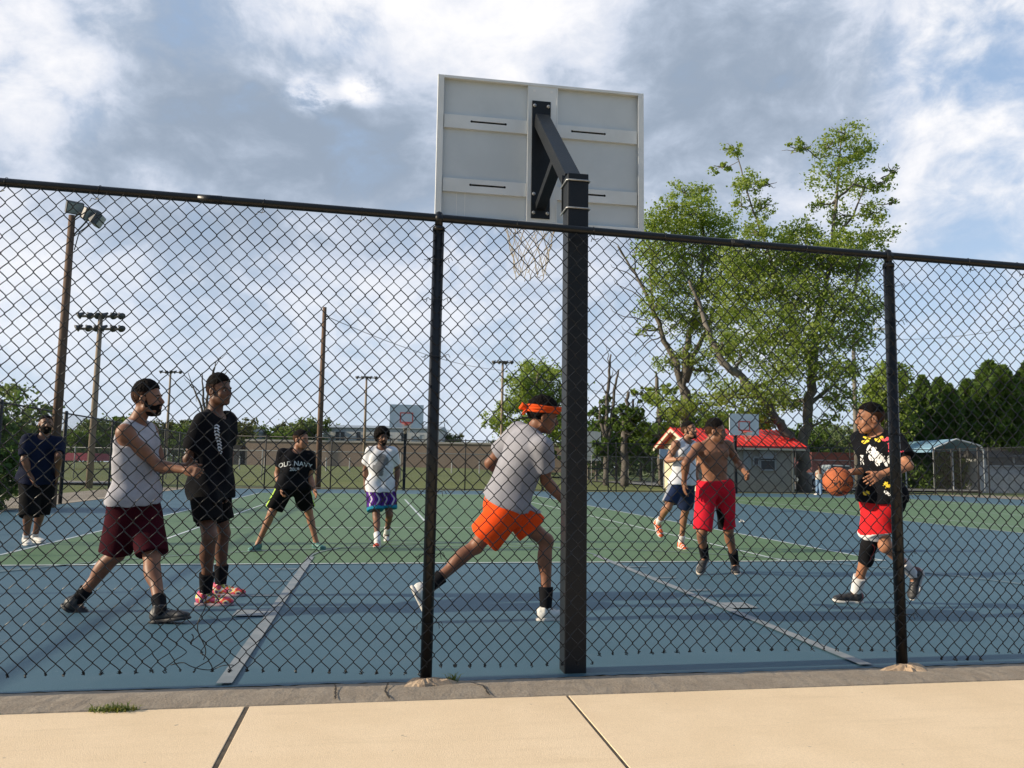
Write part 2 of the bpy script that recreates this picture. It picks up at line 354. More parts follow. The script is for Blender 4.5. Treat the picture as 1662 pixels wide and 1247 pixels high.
# ------------------------------------------------------------ near chain-link fence
FY = -5.27
def rail_z(x): return 2.524 - .0175*(x+.77)
def near_fence():
    t = thing('chain_link_fence', 'tall black chain link fence in front of the players, ragged along its bottom edge', 'fence', (0, FY, 0))
    m = MB(); p, hgt = .0395, .0440            # pitch across, half a diamond in height
    A, Bk = p/2+.0016, .0042
    x = -6.6; i = 0
    while x < 7.6:
        z1 = rail_z(x)-.03; z0 = .085 + .02*math.sin(x*1.7+.5) + .008*math.sin(x*7.3)
        dam = -1.995 < x < -1.93
        if dam: z0 += .055 + .06*math.exp(-((x+1.98)/.07)**2)
        n = int((z1-z0)/hgt); z0 = z1-n*hgt
        per = 6; k = n*per+1
        s = np.arange(k)/per + (i % 2)*0
        ph = s*math.pi
        tri = 2/math.pi*np.arcsin(np.cos(ph)*.985)/ (2/math.pi*math.asin(.985))
        sgn = 1
        xx = x + A*tri*(1 if i % 2 else -1)
        zz = z1 - s*hgt
        # slack: the fabric bulges and sags slightly, more towards the foot on the left
        sl = .010*np.sin(zz*1.9+x*.8)+.006*np.sin(x*2.7+zz*3.1)
        low = np.clip((.75-zz)/.75, 0, 1)**2
        xx = xx + sl + low*.02*math.sin(x*5.1+1) + (low*.022*np.sin(zz*38+x*9)*math.exp(-((x+1.95)/.3)**2))
        zz = zz + .006*math.sin(x*3.3)*np.sin(zz*2) - low*.018*math.sin(x*1.9+2)
        yy = FY - .037 + Bk*np.sin(ph)*1.15 + .012*np.sin(x*1.3+zz*1.1) + low*(.02*math.sin(x*2.4)+.02)
        P = np.stack([xx, yy, zz], 1)
        m.tube(P, .0028, 4, cap=False)
        # knuckle at the foot
        e = P[-1]; q = 1 if i % 2 else -1
        a = np.linspace(0, 1, 5)
        L = .014 if not dam else .05
        wb = np.stack([e[0] + .006*q*np.sin(a*7+x*30), e[1]-.004+.02*a*math.sin(x*40), e[2]-L*a*(1 if not dam else math.sin(x*55))], 1)
        m.tube(wb, .0027, 4, cap=False)
        hv = math.sin(i*12.9898)*.5+.5
        if hv > .3: m.tube([e+(q*.008*hv, 0, -.002), e+(0, 0, -.008-.008*hv), e+(-q*.012*hv, .003, -.010-.012*(1-hv))], .0024, 4, cap=False)
        x += p; i += 1
    # torn strand hanging loose near the left bay
    a = np.linspace(0, 1, 40)
    m.tube(np.stack([-1.93+.02*np.sin(a*9)+.02*a, np.full(40, FY-.05)+.01*np.sin(a*6), .50-.34*a], 1), .0026, 4)
    m.tube(np.stack([-2.06+.30*a+.010*np.sin(a*13), FY-.045+.01*np.cos(a*9), .135+.016*np.sin(a*8)-.02*a], 1), .0026, 4)
    if 0: m.tube(np.stack([-1.98-.1*a+.03*np.sin(a*12), FY-.055+.01*np.cos(a*9), .19-.09*np.sin(a*3.1)], 1), .0026, 4)
    m.build('chain_link', BLK, t, True)
    P1, P2 = (atz(691, 1109), atv(712.5, 357, FY)), (atz(1460, 1084), atv(1441.5, 419, FY))
    posts = []
    for b, tp in (P1, P2): posts.append(((b[0], FY, 0), (tp[0], FY, rail_z(tp[0])+.02)))
    posts += [((-3.72, FY, 0), (-3.74, FY, 2.58)), ((4.80, FY, 0), (4.77, FY, 2.44)), ((-6.5, FY, 0), (-6.5, FY, 2.6)), ((7.6, FY, 0), (7.6, FY, 2.4))]
    for b, tp in posts:
        q = MB(); b = np.array(b, float); tp = np.array(tp, float); b[2] = -.05
        q.tube([b, tp-(0, 0, .075), ], .0315, 20); po = q.build('post', BLK, t, True)
        q = MB(); c = tp-np.array((0, 0, .075))
        q.tube([c-(0, 0, .02), c+(0, 0, .001), c+(0, 0, .006)], [.0345, .0345, .030], 20)
        q.tube([c+(0, 0, .0), c+(0, 0, .055), c+(0, 0, .085), c+(0, 0, .094)], [.022, .023, .019, .006], 14)
        q.tube([c+(-.02, 0, .052), c+(.02, 0, .052)], .0275, 14)
        q.build('loop_cap', BLK, po, True)
    q = MB(); xs = np.linspace(-6.6, 7.7, 40)
    q.tube([(x, FY+.004*math.sin(x*1.5), rail_z(x)) for x in xs], .0225, 16); q.build('top_rail', BLK, t, True)
    # sleeves and wire ties
    q = MB()
    for x in (-2.0, 1.02, 4.0):
        q = MB(); q.tube([(x-.06, FY, rail_z(x)), (x+.06, FY, rail_z(x+.05))], .0238, 16); q.build('rail_sleeve', BLK, t, True)
    def tie_rail(x):
        q = MB(); a = np.linspace(-2.6, 2.8, 14); z = rail_z(x)
        q.tube(np.stack([np.full(14, x)+.002*a, FY-.0+.025*np.sin(a), z+.025*np.cos(a)], 1), .0016, 5)
        q.tube([(x, FY-.013, z-.022), (x-.004, FY-.03, z-.05), (x-.008, FY-.045, z-.065)], .0016, 5)
        for s in (-1, 1): q.tube([(x-.008, FY-.045, z-.065), (x-.008+s*.015, FY-.05, z-.060), (x-.008+s*.022, FY-.056, z-.07+.01*s)], .0022, 5)
        q.build('wire_tie', BLK, t, True)
    for x in (-3.0, -2.55, -1.72, -1.2, -.33, .12, .55, .98, 1.45, 2.55, 2.9, 3.4): tie_rail(x)
    def tie_post(b, tp, z):
        f = z/tp[2]; x = b[0]+(tp[0]-b[0])*f; q = MB(); a = np.linspace(-.1, math.pi+.1, 12)
        q.tube(np.stack([x+.036*np.cos(a), FY-.002+.036*np.sin(a)*-1, np.full(12, z)], 1), .0018, 5)
        for s in (-1, 1):
            q.tube([(x+s*.036, FY-.0, z), (x+s*.05, FY-.04, z+.004), (x+s*.068, FY-.045, z+.012*s), (x+s*.078, FY-.05, z-.008)], .0020, 5)
            q.tube([(x+s*.055, FY-.04, z+.002), (x+s*.06, FY-.05, z-.022)], .0020, 5)
        q.build('wire_tie', BLK, t, True)
    for (b, tp) in posts[:2]:
        for z in (2.30, 2.06, 1.72, 1.38, 1.02, .66, .30): tie_post(b, tp, z + .02*math.sin(b[0]*9+z*5))
    # broken concrete footings round the two posts
    sand = ground_mat('footing', (.44, .31, .20), (.55, .42, .29), (.33, .25, .18), 4., 9., .95, 1., 90.)
    for (b, tp), rx, seed in ((posts[0], .125, 2), (posts[1], .14, 5)):
        r2 = np.random.default_rng(seed); V = [(b[0], FY-.04, .036)]; N = 26
        for ring, (rr, z) in enumerate(((.35, .034), (.7, .026), (1., .004))):
            for k in range(N):
                a = k*2*math.pi/N; jr = rr*(1+.22*math.sin(3*a+seed)+.12*r2.standard_normal()*(ring > 0))
                V.append((b[0]+rx*jr*math.cos(a), FY-.045+.075*jr*math.sin(a), z+.005*r2.standard_normal()))
        F = [[0, 1+k, 1+(k+1) % N] for k in range(N)]
        for r in range(2): F += [[1+r*N+k, 1+(r+1)*N+k, 1+(r+1)*N+(k+1) % N, 1+r*N+(k+1) % N] for k in range(N)]
        mesh_obj('footing', V, F, sand, t)
    return t
near_fence()
# cracks in the kerb strip and a few leaves and weeds
def crack(pts, name='crack'):
    m = MB(); pts = np.array(pts); n = 14
    f = np.linspace(0, len(pts)-1, n); P = np.stack([np.interp(f, range(len(pts)), pts[:, k]) for k in range(2)], 1)
    P += rng.standard_normal(P.shape)*.0022
    for i in range(n-1):
        w = .003+.003*abs(math.sin(i*2.1)); d = nrm(P[i+1]-P[i])[:2]; q = np.array((-d[1], d[0]))*w
        m.sheet([(*(P[i]-q), .0205), (*(P[i+1]-q), .0205), (*(P[i+1]+q), .0205), (*(P[i]+q), .0205)])
    return structure(m.build(name, mat('crack_dark', (.03, .025, .02), 1.)))
crack([(-.98, -5.30), (-1.0, -5.45), (-.985, -5.60)], 'pavement_crack'); crack([(-.56, -5.35), (-.50, -5.42), (-.49, -5.6)], 'pavement_crack')
crack([(-1.25, -5.3), (-1.24, -5.58)], 'pavement_crack')
def weed(name, label, c, n, r, h, seed):
    r2 = np.random.default_rng(seed); m = MB()
    for k in range(n):
        a = r2.uniform(0, 6.28); d = r*r2.uniform(0, 1)**.7; b = np.array(c)+(d*math.cos(a)*1.6, d*math.sin(a)*.5, 0)
        l = h*r2.uniform(.4, 1); a2 = r2.uniform(0, 6.28); o = np.array((math.cos(a2), math.sin(a2), 0)); w = np.array((-o[1], o[0], 0))*r2.uniform(.002, .004)
        p1 = b+o*l*.35+(0, 0, l*.7); p2 = b+o*l*.9+(0, 0, l*r2.uniform(.5, 1.05))
        m.add([b-w, b+w, p1+w, p1-w, p2], [[0, 1, 2, 3], [3, 2, 4]])
    o = m.build(name, mat('weed_green', (.10, .15, .03), .7, (.22, .22, .06), 40., transl=.3)); tag(o, label, 'weed'); return o
g = atz(180, 1161, .0); weed('grass_tuft', 'low grass tuft growing in the seam between concrete walk and asphalt strip', (g[0], -5.62, .0), 200, .07, .05, 1)
g = atz(733, 1106, .0); weed('grass_tuft', 'small upright weed sprouting beside the foot of the fence post', (g[0], -5.30, .01), 26, .02, .06, 2)
# ------------------------------------------------------------ basketball goals
GW = mat('board_white', (.74, .76, .76), .4, (.66, .68, .67), 3., bump=.05, bs=30)
RED = mat('rim_red', (.62, .06, .03), .45)
WHT = mat('paint_white', (.75, .76, .76), .5)
NET = mat('net_cord', (.46, .42, .33), .9, (.34, .3, .24), 30.)
DARK = mat('slot_dark', (.02, .02, .022), .8)
def make_goal(label, gx, gy):
    # local frame: post at the origin, board towards +y
    t = thing('basketball_goal', label, 'basketball goal', (gx, gy, 0), 'basketball goals at the ends of the two courts')
    def B(): return MB()
    O = np.array((gx, gy, 0.))
    by = 1.05                                             # front face of the board
    q = B(); q.box(O+(0, 0, 1.42), (.0635, .0635, 1.47)); post = bevel(q.build('post', BLKP, t), .006)
    z0, z1, hw = 2.895, 3.965, .775
    brd = B(); brd.box(O+(0, by-.006, (z0+z1)/2), (hw, .006, (z1-z0)/2)); board = brd.build('backboard', mat('board_panel', (.62, .66, .68), .45, (.56, .60, .62), 2.), t)
    q = B(); d = .035
    for s in (-1, 1): q.box(O+(s*(hw-.006), by-.012-d/2, (z0+z1)/2), (.007, d/2, (z1-z0)/2+.002))
    for z in (z0+.006, z1-.006): q.box(O+(0, by-.012-d/2, z), (hw-.0132, d/2, .007))
    for s in (-1, 1): q.box(O+(s*(hw-.022), by-.012-d-.001, (z0+z1)/2), (.022, .0012, (z1-z0)/2-.001))
    for z in (z0+.013, z1-.010): q.box(O+(0, by-.012-d-.0015, z), (hw-.045, .0012, .010))
    bevel(q.build('frame', GW, board), .002)
    for z in (3.63, 3.155):
        for s in (-1, 1):
            a, b = (.115, hw-.05); cx = s*(a+b)/2; w = (b-a)/2
            q = B(); zs = z - (.008 if s > 0 else 0)
            # pressed rib: face plate with a folded lip, slot let into it
            sx = cx + (.02 if s < 0 else -.07)
            q.box(O+(cx, by-.012-.022, zs+.030), (w, .0015, .018)); q.box(O+(cx, by-.012-.022, zs-.027), (w, .0015, .025))
            q.box(O+((cx-w+sx-.12)/2, by-.012-.022, zs+.005), ((sx-.12-cx+w)/2, .0015, .007))
            q.box(O+((cx+w+sx+.12)/2, by-.012-.022, zs+.005), ((cx+w-sx-.12)/2, .0015, .007))
            q.box(O+(cx, by-.012-.011, zs+.0465), (w, .0105, .0015)); q.box(O+(cx, by-.012-.011, zs-.0505), (w, .0105, .0015))
            rib = q.build('rib', GW, board)
            q = B(); q.box(O+(sx, by-.0135, zs+.005), (.125, .001, .012))
            for e in (-.125, .125): q.tube([O+(sx+e, by-.036, zs+.005), O+(sx+e, by-.030, zs+.005)], .009, 12)
            q.build('slot', DARK, rib)
    q = B()
    for s in (-1, 1): q.box(O+(s*.108, by-.012-.018, (z0+z1)/2), (.0045, .018, (z1-z0)/2-.016))
    q.box(O+(0, by-.012-.031, (z0+z1)/2), (.103, .0025, (z1-z0)/2-.016)); q.build('channel', GW, board)
    for (x, y_, z_, a_, b_) in ((-.065, .0345, z1-.055, .009, .009), (.065, .0345, z1-.055, .009, .009), (-.62, .0005, z0+.15, .0015, .11), (-.56, .0005, z0+.15, .0015, .11)):
        q = B(); q.box(O+(x, by-.012-y_, z_), (a_, .0005, b_)); q.build('bolt_hole' if a_ == b_ else 'seam', mat('mark_pale', (.8, .8, .78), .5), board)
    py = by-.012-.034-.004
    q = B(); q.box(O+(-.012, py, 3.385), (.070, .0035, .445)); plate = bevel(q.build('mounting_plate', BLKP, t), .002)
    for s in (-1, 1):
        for z in (3.79, 3.12, 2.98):
            q = B(); q.tube([O+(-.012+s*.052, py-.003, z), O+(-.012+s*.052, py-.012, z), O+(-.012+s*.052, py-.014, z)], [.013, .013, .008], 6); q.tube([O+(-.012+s*.052, py-.013, z), O+(-.012+s*.052, py-.024, z)], .0055, 8)
            q.build('bolt', STEEL, plate, False)
    q = B()
    q.bar(O+(-.012, py-.01, 3.68), O+(0, .10, 2.90), .10, .09); q.bar(O+(-.012, py-.01, 3.03), O+(-.004, .45, 3.19), .075, .06)
    q.box(O+(0, .070, 2.80), (.072, .005, .12)); bevel(q.build('support_arm', BLKP, t), .003)
    for z in (2.845, 2.675):
        q = B(); w = .0705
        q.tube([O+(-w, .09, z), O+(-w, .0, z), O+(-w, -.062, z), O+(-.06, -w, z), O+(.06, -w, z), O+(w, -.062, z), O+(w, .0, z), O+(w, .09, z)], .0055, 8)
        q.build('u_bolt', STEEL, t, True)
    # front face: red square, rim, net
    q = B(); fy = by+.0008
    for (cx, cz, a, b) in ((0, 3.15, .305, .025), (0, 3.58, .305, .025), (-.28, 3.365, .025, .19), (.28, 3.365, .025, .19)):
        q.box(O+(cx, fy, cz), (a, .0012, b))
    q.build('target_square', RED, board)
    ry, rz, rr = by+.38, 3.07, .228
    a = np.linspace(0, 2*math.pi, 33)[:-1]
    q = B(); q.tube([O+(rr*math.cos(t_), ry+rr*math.sin(t_), rz) for t_ in a], .009, 8, closed=True)
    q.box(O+(0, by+.02, rz-.02), (.09, .02, .05)); q.box(O+(-.055, by+.085, rz), (.008, .085, .014)); q.box(O+(.055, by+.085, rz), (.008, .085, .014))
    rim = q.build('rim', RED, t, False)
    q = B(); N = 12
    for k in range(N):
        for sg in (-1, 1):
            P = []
            for j in range(0, 21):
                f = j/20; r = rr*(1-.0*f)*(1-.50*f**.7)+.006*math.sin(k*5+j); an = (k + sg*(f*2.5))*2*math.pi/N + .05*math.sin(k*3+j*.4)
                P.append(O+(r*math.cos(an), ry+r*math.sin(an), rz-.01-.42*f*(1+.04*math.sin(k*2.7))))
            q.tube(P, .0028, 4, cap=False)
        e = P[-1]; q.tube([e, e+(.01*math.sin(k), 0, -.02), e+(.02*math.sin(k*3), .01, -.03)], .0035, 4)
    q.build('net', NET, rim, True)
    return t
goal = make_goal('near basketball goal seen from behind, black square post and back of white board', .055, -5.10)
copy_tree(goal, (0.35, 28.75, 0), math.pi, label='distant basketball goal on the left court, white board before the tan building')
copy_tree(goal, (17.0, 28.75, 0), math.pi, label='distant basketball goal on the right court, white board before the red roof')
# ------------------------------------------------------------ far fences
def far_fence(label, p0, p1, h, posts, mt, pitch=.079, wr=.0022, pr=.03, name='chain_link_fence', braces=(), cat='fence'):
    p0 = np.array(p0, float); p1 = np.array(p1, float); L = np.linalg.norm(p1-p0); d = (p1-p0)/L
    t = thing(name, label, cat, p0)
    q = MB(); n = int(L/pitch)
    nn = np.cross(d, UP)*.003
    zt = h-.03; zb = .05; H = zt-zb
    for i in range(-int(H/pitch)-1, n):
        for sg in (1, -1):
            x0 = i*pitch; x1 = x0+H*.9
            za, zb2 = (zb, zt) if sg > 0 else (zt, zb)
            a0, a1 = max(x0, 0), min(x1, L)
            if a1-a0 < .02: continue
            f0, f1 = (a0-x0)/(x1-x0), (a1-x0)/(x1-x0)
            A = p0+d*a0+UP*(za+(zb2-za)*f0)+nn*sg; Bp = p0+d*a1+UP*(za+(zb2-za)*f1)+nn*sg
            q.tube([A, Bp], wr, 3, cap=False)
    q.build('chain_link', mt, t)
    q = MB(); q.tube([p0+UP*h, p1+UP*h], pr*.75, 8); q.build('top_rail', mt, t, True)
    for s in posts:
        q = MB(); s_, rr = s if hasattr(s, '__len__') else (s, pr)
        q.tube([p0+d*s_-UP*.1, p0+d*s_+UP*(h+.04), p0+d*s_+UP*(h+.07)], [rr, rr, rr*.5], 10); q.build('post', mt, t, True)
    for (s0, s1, z0, z1) in braces:
        q = MB(); q.tube([p0+d*s0+UP*z0, p0+d*s1+UP*z1], .022, 8); q.build('brace', mt, t, True)
    return t
US = 28.6
def su(x, v): return atv(x, 760, v)[0]
p = [su(x, 29.4)+9.35 for x in (430, 537, 632, 755, 800, 880, 987, 1000, 1100, 1195, 1292, 1380)]
far_fence('black chain link fence across the far end of both courts', (-9.35, 29.4, 0), (US, 29.4, 0), 2.42, p+[p[-1]+3, p[-1]+6], FARBLK, braces=((p[6]-3.2, p[6], 1.15, 1.15), (0, US+9.35, .06, .06)))
far_fence('black chain link fence along the left side of the court, behind the man in navy', (-9.3, -5.25, 0), (-9.3, 29.3, 0), 2.42, [3.2, 6.2, 9.2, (12.2, .05), (15.1, .045), 18.35, (18.95, .05), 22.9, 26.3, 29.5, 32.], FARBLK)
far_fence('black chain link fence with a gate at the right side of the courts', (US, -5.25, 0), (US, 29.3, 0), 2.42, [34.5, 32.5, (31.3, .04), (30.6, .03), 27.8, (26.4, .05), (25.9, .03), (23.4, .05), (23., .03), 20, 17, 14, 11, 8, 5, 2], FARBLK, braces=((25.9, 23.4, .1, 1.7),))
far_fence('low grey chain link fence on the grass behind the far court fence', (-34, 43, terrain(0, 43)), (34, 43, terrain(0, 43)), 1.85, [su(x, 43)+34 for x in (120, 270, 350, 425, 537, 650, 755, 855, 960, 1020, 1058, 1120)], FGREY, pitch=.12, wr=.003, pr=.035)
# ------------------------------------------------------------ poles and lights
WOOD = mat('pole_wood', (.105, .062, .040), .85, (.16, .10, .065), 14., bump=.3, bs=40, stretch=(1, 1, .08))
WOODL = mat('pole_wood_pale', (.22, .17, .125), .85, (.3, .24, .18), 12., stretch=(1, 1, .08))
LAMP = mat('lamp_housing', (.06, .065, .07), .5); GLASS = mat('lamp_glass', (.30, .33, .33), .25)
def ztop(b): return float(b[2])
def pole(name, label, px, Z, r, mt, cat='pole', base=0., group=None):
    tp = at(px[0], px[1], Z); t = thing(name, label, cat, (tp[0], tp[1], base), group)
    q = MB(); q.tube([(tp[0], tp[1], base-.2), (tp[0], tp[1], (base+tp[2])/2), tp], [r*1.15, r, r*.75], 14); q.build('pole', mt, t, True)
    return t, tp
def floodlight(t, c, aim, w=.30, h=.24):
    q = MB(); R = frame(aim); q.box(c, (w, .07, h), R)
    q.add(np.array([(-w, -.07, -h), (w, -.07, -h), (w, -.07, h), (-w, -.07, h), (-w*.5, -.22, -h*.5), (w*.5, -.22, -h*.5), (w*.5, -.22, h*.5), (-w*.5, -.22, h*.5)])@R + c,
          [[0, 1, 5, 4], [1, 2, 6, 5], [2, 3, 7, 6], [3, 0, 4, 7], [4, 5, 6, 7]])
    f = bevel(q.build('floodlight', LAMP, t), .02)
    q = MB(); q.box(c + np.array((0, .075, 0))@R, (w*.86, .008, h*.84), R); q.build('lens', GLASS, f)
t, tp = pole('light_pole', 'dark brown wooden pole with two floodlights, behind the man in navy', (117, 350), 20.5, .105, WOOD)
q = MB(); q.tube([tp-(0, 0, .12), tp+HR*.25+(0, 0, .05)-HF*.1, tp+HR*.65+(0, 0, -.02)], .025, 8); q.tube([tp-(0, 0, .6), tp+HR*.42+(0, 0, -.1)], .02, 8); q.build('arm', LAMP, t, True)
q = MB(); q.tube([tp-(0, 0, .9)+HR*.12, tp-(0, 0, .5)+HR*.2, tp-(0, 0, .2)+HR*.5], .014, 6); q.build('cable', LAMP, t, True)
floodlight(t, tp+HR*.05+(0, 0, .20), HR*.5-HF*.6-UP*.35, .20, .16); floodlight(t, tp+HR*.48+(0, 0, .02), HR*.8-HF*.4-UP*.5, .21, .16)
floodlight(t, tp+HR*.68+(0, 0, -.12), HR*.9+HF*.2-UP*.5, .2, .16)
def stadium(label, px, Z, r, rows, mt, lr, base=0.):
    t, tp = pole('stadium_light', label, px, Z, r, mt, 'light pole', base, 'tall poles carrying rows of floodlights')
    for (dz, hw, n) in rows:
        c = tp-(0, 0, dz); q = MB(); q.bar(c-HR*hw, c+HR*hw, .08, .1); q.build('crossbar', mt, t)
        for k in range(n):
            x = (-1+2*k/(n-1))*hw; b = c+HR*x+(0, 0, .08)
            ax = nrm(HR*(.7 if k % 3 else -.6)-HF*.5-UP*.55); q = MB()
            q.tube([b-ax*lr*.9, b-ax*lr*.5, b, b+ax*lr*.55, b+ax*lr*.8], [lr*.25, lr*.35, lr*.5, lr*.85, lr*.95], 10)
            q.build('floodlight', LAMP, t, True)
    return tp
stadium('pale stadium light pole with two rows of lamps, behind the walking man', (163.5, 512), 36, .13, ((.05, .88, 6), (.62, .92, 6)), WOODL, .18)
stadium('slim stadium light pole above the head of the tall man in black', (277, 603), 82, .13, ((.1, .95, 5),), WOODL, .2, 1.)
stadium('slim stadium light pole over the white warehouse roof', (595, 612), 82, .13, ((.1, .9, 5),), WOODL, .2, 1.)
stadium('slim stadium light pole in front of the round tree left of the goal post', (816, 587), 72, .13, ((.1, .75, 5),), WOODL, .2, 1.)
tF, tpF = pole('utility_pole', 'brown wooden utility pole standing on the grass behind the two far players', (527, 499), 39, .125, WOOD, 'utility pole', .1)
q = MB(); q.bar(tpF-(0, 0, .45)-HR*.06, tpF-(0, 0, .45)+HR*.22, .06, .06); q.build('bracket', LAMP, tF)
tG, tpG = pole('utility_pole', 'rusty brown pole just right of the near goal post', (949.5, 528), 62, .13, mat('pole_rust', (.22, .12, .07), .85, (.15, .09, .06), 8.), 'utility pole', .6)
tH, tpH = pole('street_lamp', 'grey wooden pole with a street lamp arm behind the ball handler', (1384.5, 545), 52, .14, mat('pole_greywood', (.13, .12, .105), .85, (.2, .18, .15), 9., stretch=(1, 1, .1)), 'street lamp')
q = MB(); e = tpH+HR*1.5+(0, 0, .45); q.tube([tpH-(0, 0, .55), tpH+HR*.7-(0, 0, .05), e], .04, 8); q.build('lamp_arm', STEEL, tH, True)
q = MB(); q.box(e+HR*.25, (.3, .12, .07), frame(HF)); q.build('lamp_head', mat('lamp_pale', (.5, .52, .52), .4), tH)
def cable(label, a, b, sag, r):
    s_ = np.linspace(0, 1, 30)[:, None]; P = a*(1-s_)+b*s_; P[:, 2] -= sag*4*(s_*(1-s_))[:, 0]
    q = MB(); q.tube(P, r, 4); o = q.build('power_line', LAMP); tag(o, label, 'cable')
cable('thin power line sloping from the brown utility pole to the right', tpF-(0, 0, .4), at(812, 601, 72), .5, .018)
cable('thin power line running on from the slim pole towards the leafy trees', at(812, 601, 72), at(1180, 655, 66), .6, .016)
cable('thin power line from the street lamp pole off to the right', tpH-(0, 0, .1), at(1700, 520, 44), .5, .014)
# ------------------------------------------------------------ buildings behind
def win(t, c, w, h, R, fm_, gm, name='window'):
    q = MB(); f = .05
    for (a, b, x, z) in ((w+f, f, 0, h+f), (w+f, f, 0, -h-f), (f, h, -w-f, 0), (f, h, w+f, 0)): q.box(c+np.array((x, 0, z))@R, (a if b == f else f, .04, b if b == f else h), R)
    fr = q.build(name, fm_, t)
    q = MB(); q.box(c+np.array((0, .02, 0))@R, (w, .01, h), R); q.build('pane', gm, fr)
PANE = mat('window_dark', (.045, .05, .055), .15); PANEL_ = mat('window_pale', (.35, .38, .40), .3)
def brick_building():
    Z = 84; a = at(397, 760, Z); b = at(965, 756, Z); d = b-a; d[2] = 0; L = np.linalg.norm(d); d /= L; n = np.cross(UP, d)   # n points away
    t = thing('tan_brick_building', 'long low windowless tan brick building beyond the grass field', 'building', (a[0], a[1], .8))
    R = np.array([d, n, UP]); c = (a+b)/2; zt = at(650, 719, Z)[2]; zb = .7
    m = mat('tan_brick_hazed', (.26, .195, .15), .9, (.29, .225, .175), .35)  # brick lightened: distance haze put into the colour
    q = MB(); q.box((c[0]+n[0]*6, c[1]+n[1]*6, (zt+zb)/2), (L/2, 6, (zt-zb)/2), R); q.build('wall', m, t)
    q = MB(); q.box((c[0]+n[0]*6, c[1]+n[1]*6, zt+.06), (L/2+.08, 6.1, .1), R); q.build('coping', mat('coping', (.4, .38, .35), .8), t)
    e = at(375, 740, Z); q = MB(); q.box(e+n*1.5+np.array((0, 0, -.2)), (.9, 1.5, 1.35), R); q.build('loading_bay', mat('bay_dark', (.03, .03, .032), .8), t)
brick_building()
def warehouse():
    Z = 125; a = at(524, 718, Z); b = at(712, 714, Z); d = b-a; d[2] = 0; L = np.linalg.norm(d); d /= L; n = np.cross(UP, d); R = np.array([d, n, UP])
    t = thing('white_warehouse', 'white metal warehouse with blue grey roof behind the tan brick building', 'building', (a[0], a[1], 1))
    zt = at(620, 695, Z)[2]; zr = at(620, 687, Z)[2]; c = (a+b)/2
    q = MB(); q.box((c[0]+n[0]*8, c[1]+n[1]*8, zt/2+.4), (L/2, 8, zt/2-.4), R); w = q.build('wall', mat('white_metal', (.50, .51, .50), .6, (.42, .44, .45), 1., stretch=(3, 3, .05)), t)
    P = lambda x, y, z: c+d*x+n*y+UP*(z-c[2])
    q = MB(); q.prism([P(-L/2-.2, -.3, zt), P(-L/2-.2, 8, zr), P(-L/2-.2, 16.3, zt)], d*(L+.4)); q.build('roof', mat('roof_bluegrey', (.20, .25, .29), .6, (.27, .31, .34), 1.), t)
    for px in (548, 556, 582): win(t, at(px, 709, Z-.3), .32, .75, R, PANEL_, PANE)
    win(t, at(656, 711, Z-.3), .45, .8, R, PANEL_, PANE)
    for px in (612, 633, 685): win(t, at(px, 712, Z-.3), .3, .5, R, PANEL_, PANEL_)
    a = at(397, 704, Z+4); t = thing('white_shed', 'small pale flat roofed block above the left end of the tan building', 'building', (a[0], a[1], 1))
    q = MB(); q.box(at(407, 712, Z), (1.3, 3, 1.5), R); q.build('wall', mat('white_metal', (1, 1, 1)), t); q = MB(); q.box(at(407, 702, Z), (1.4, 3.1, .14), R); q.build('roof', mat('roof_bluegrey', (1, 1, 1)), t)
warehouse()
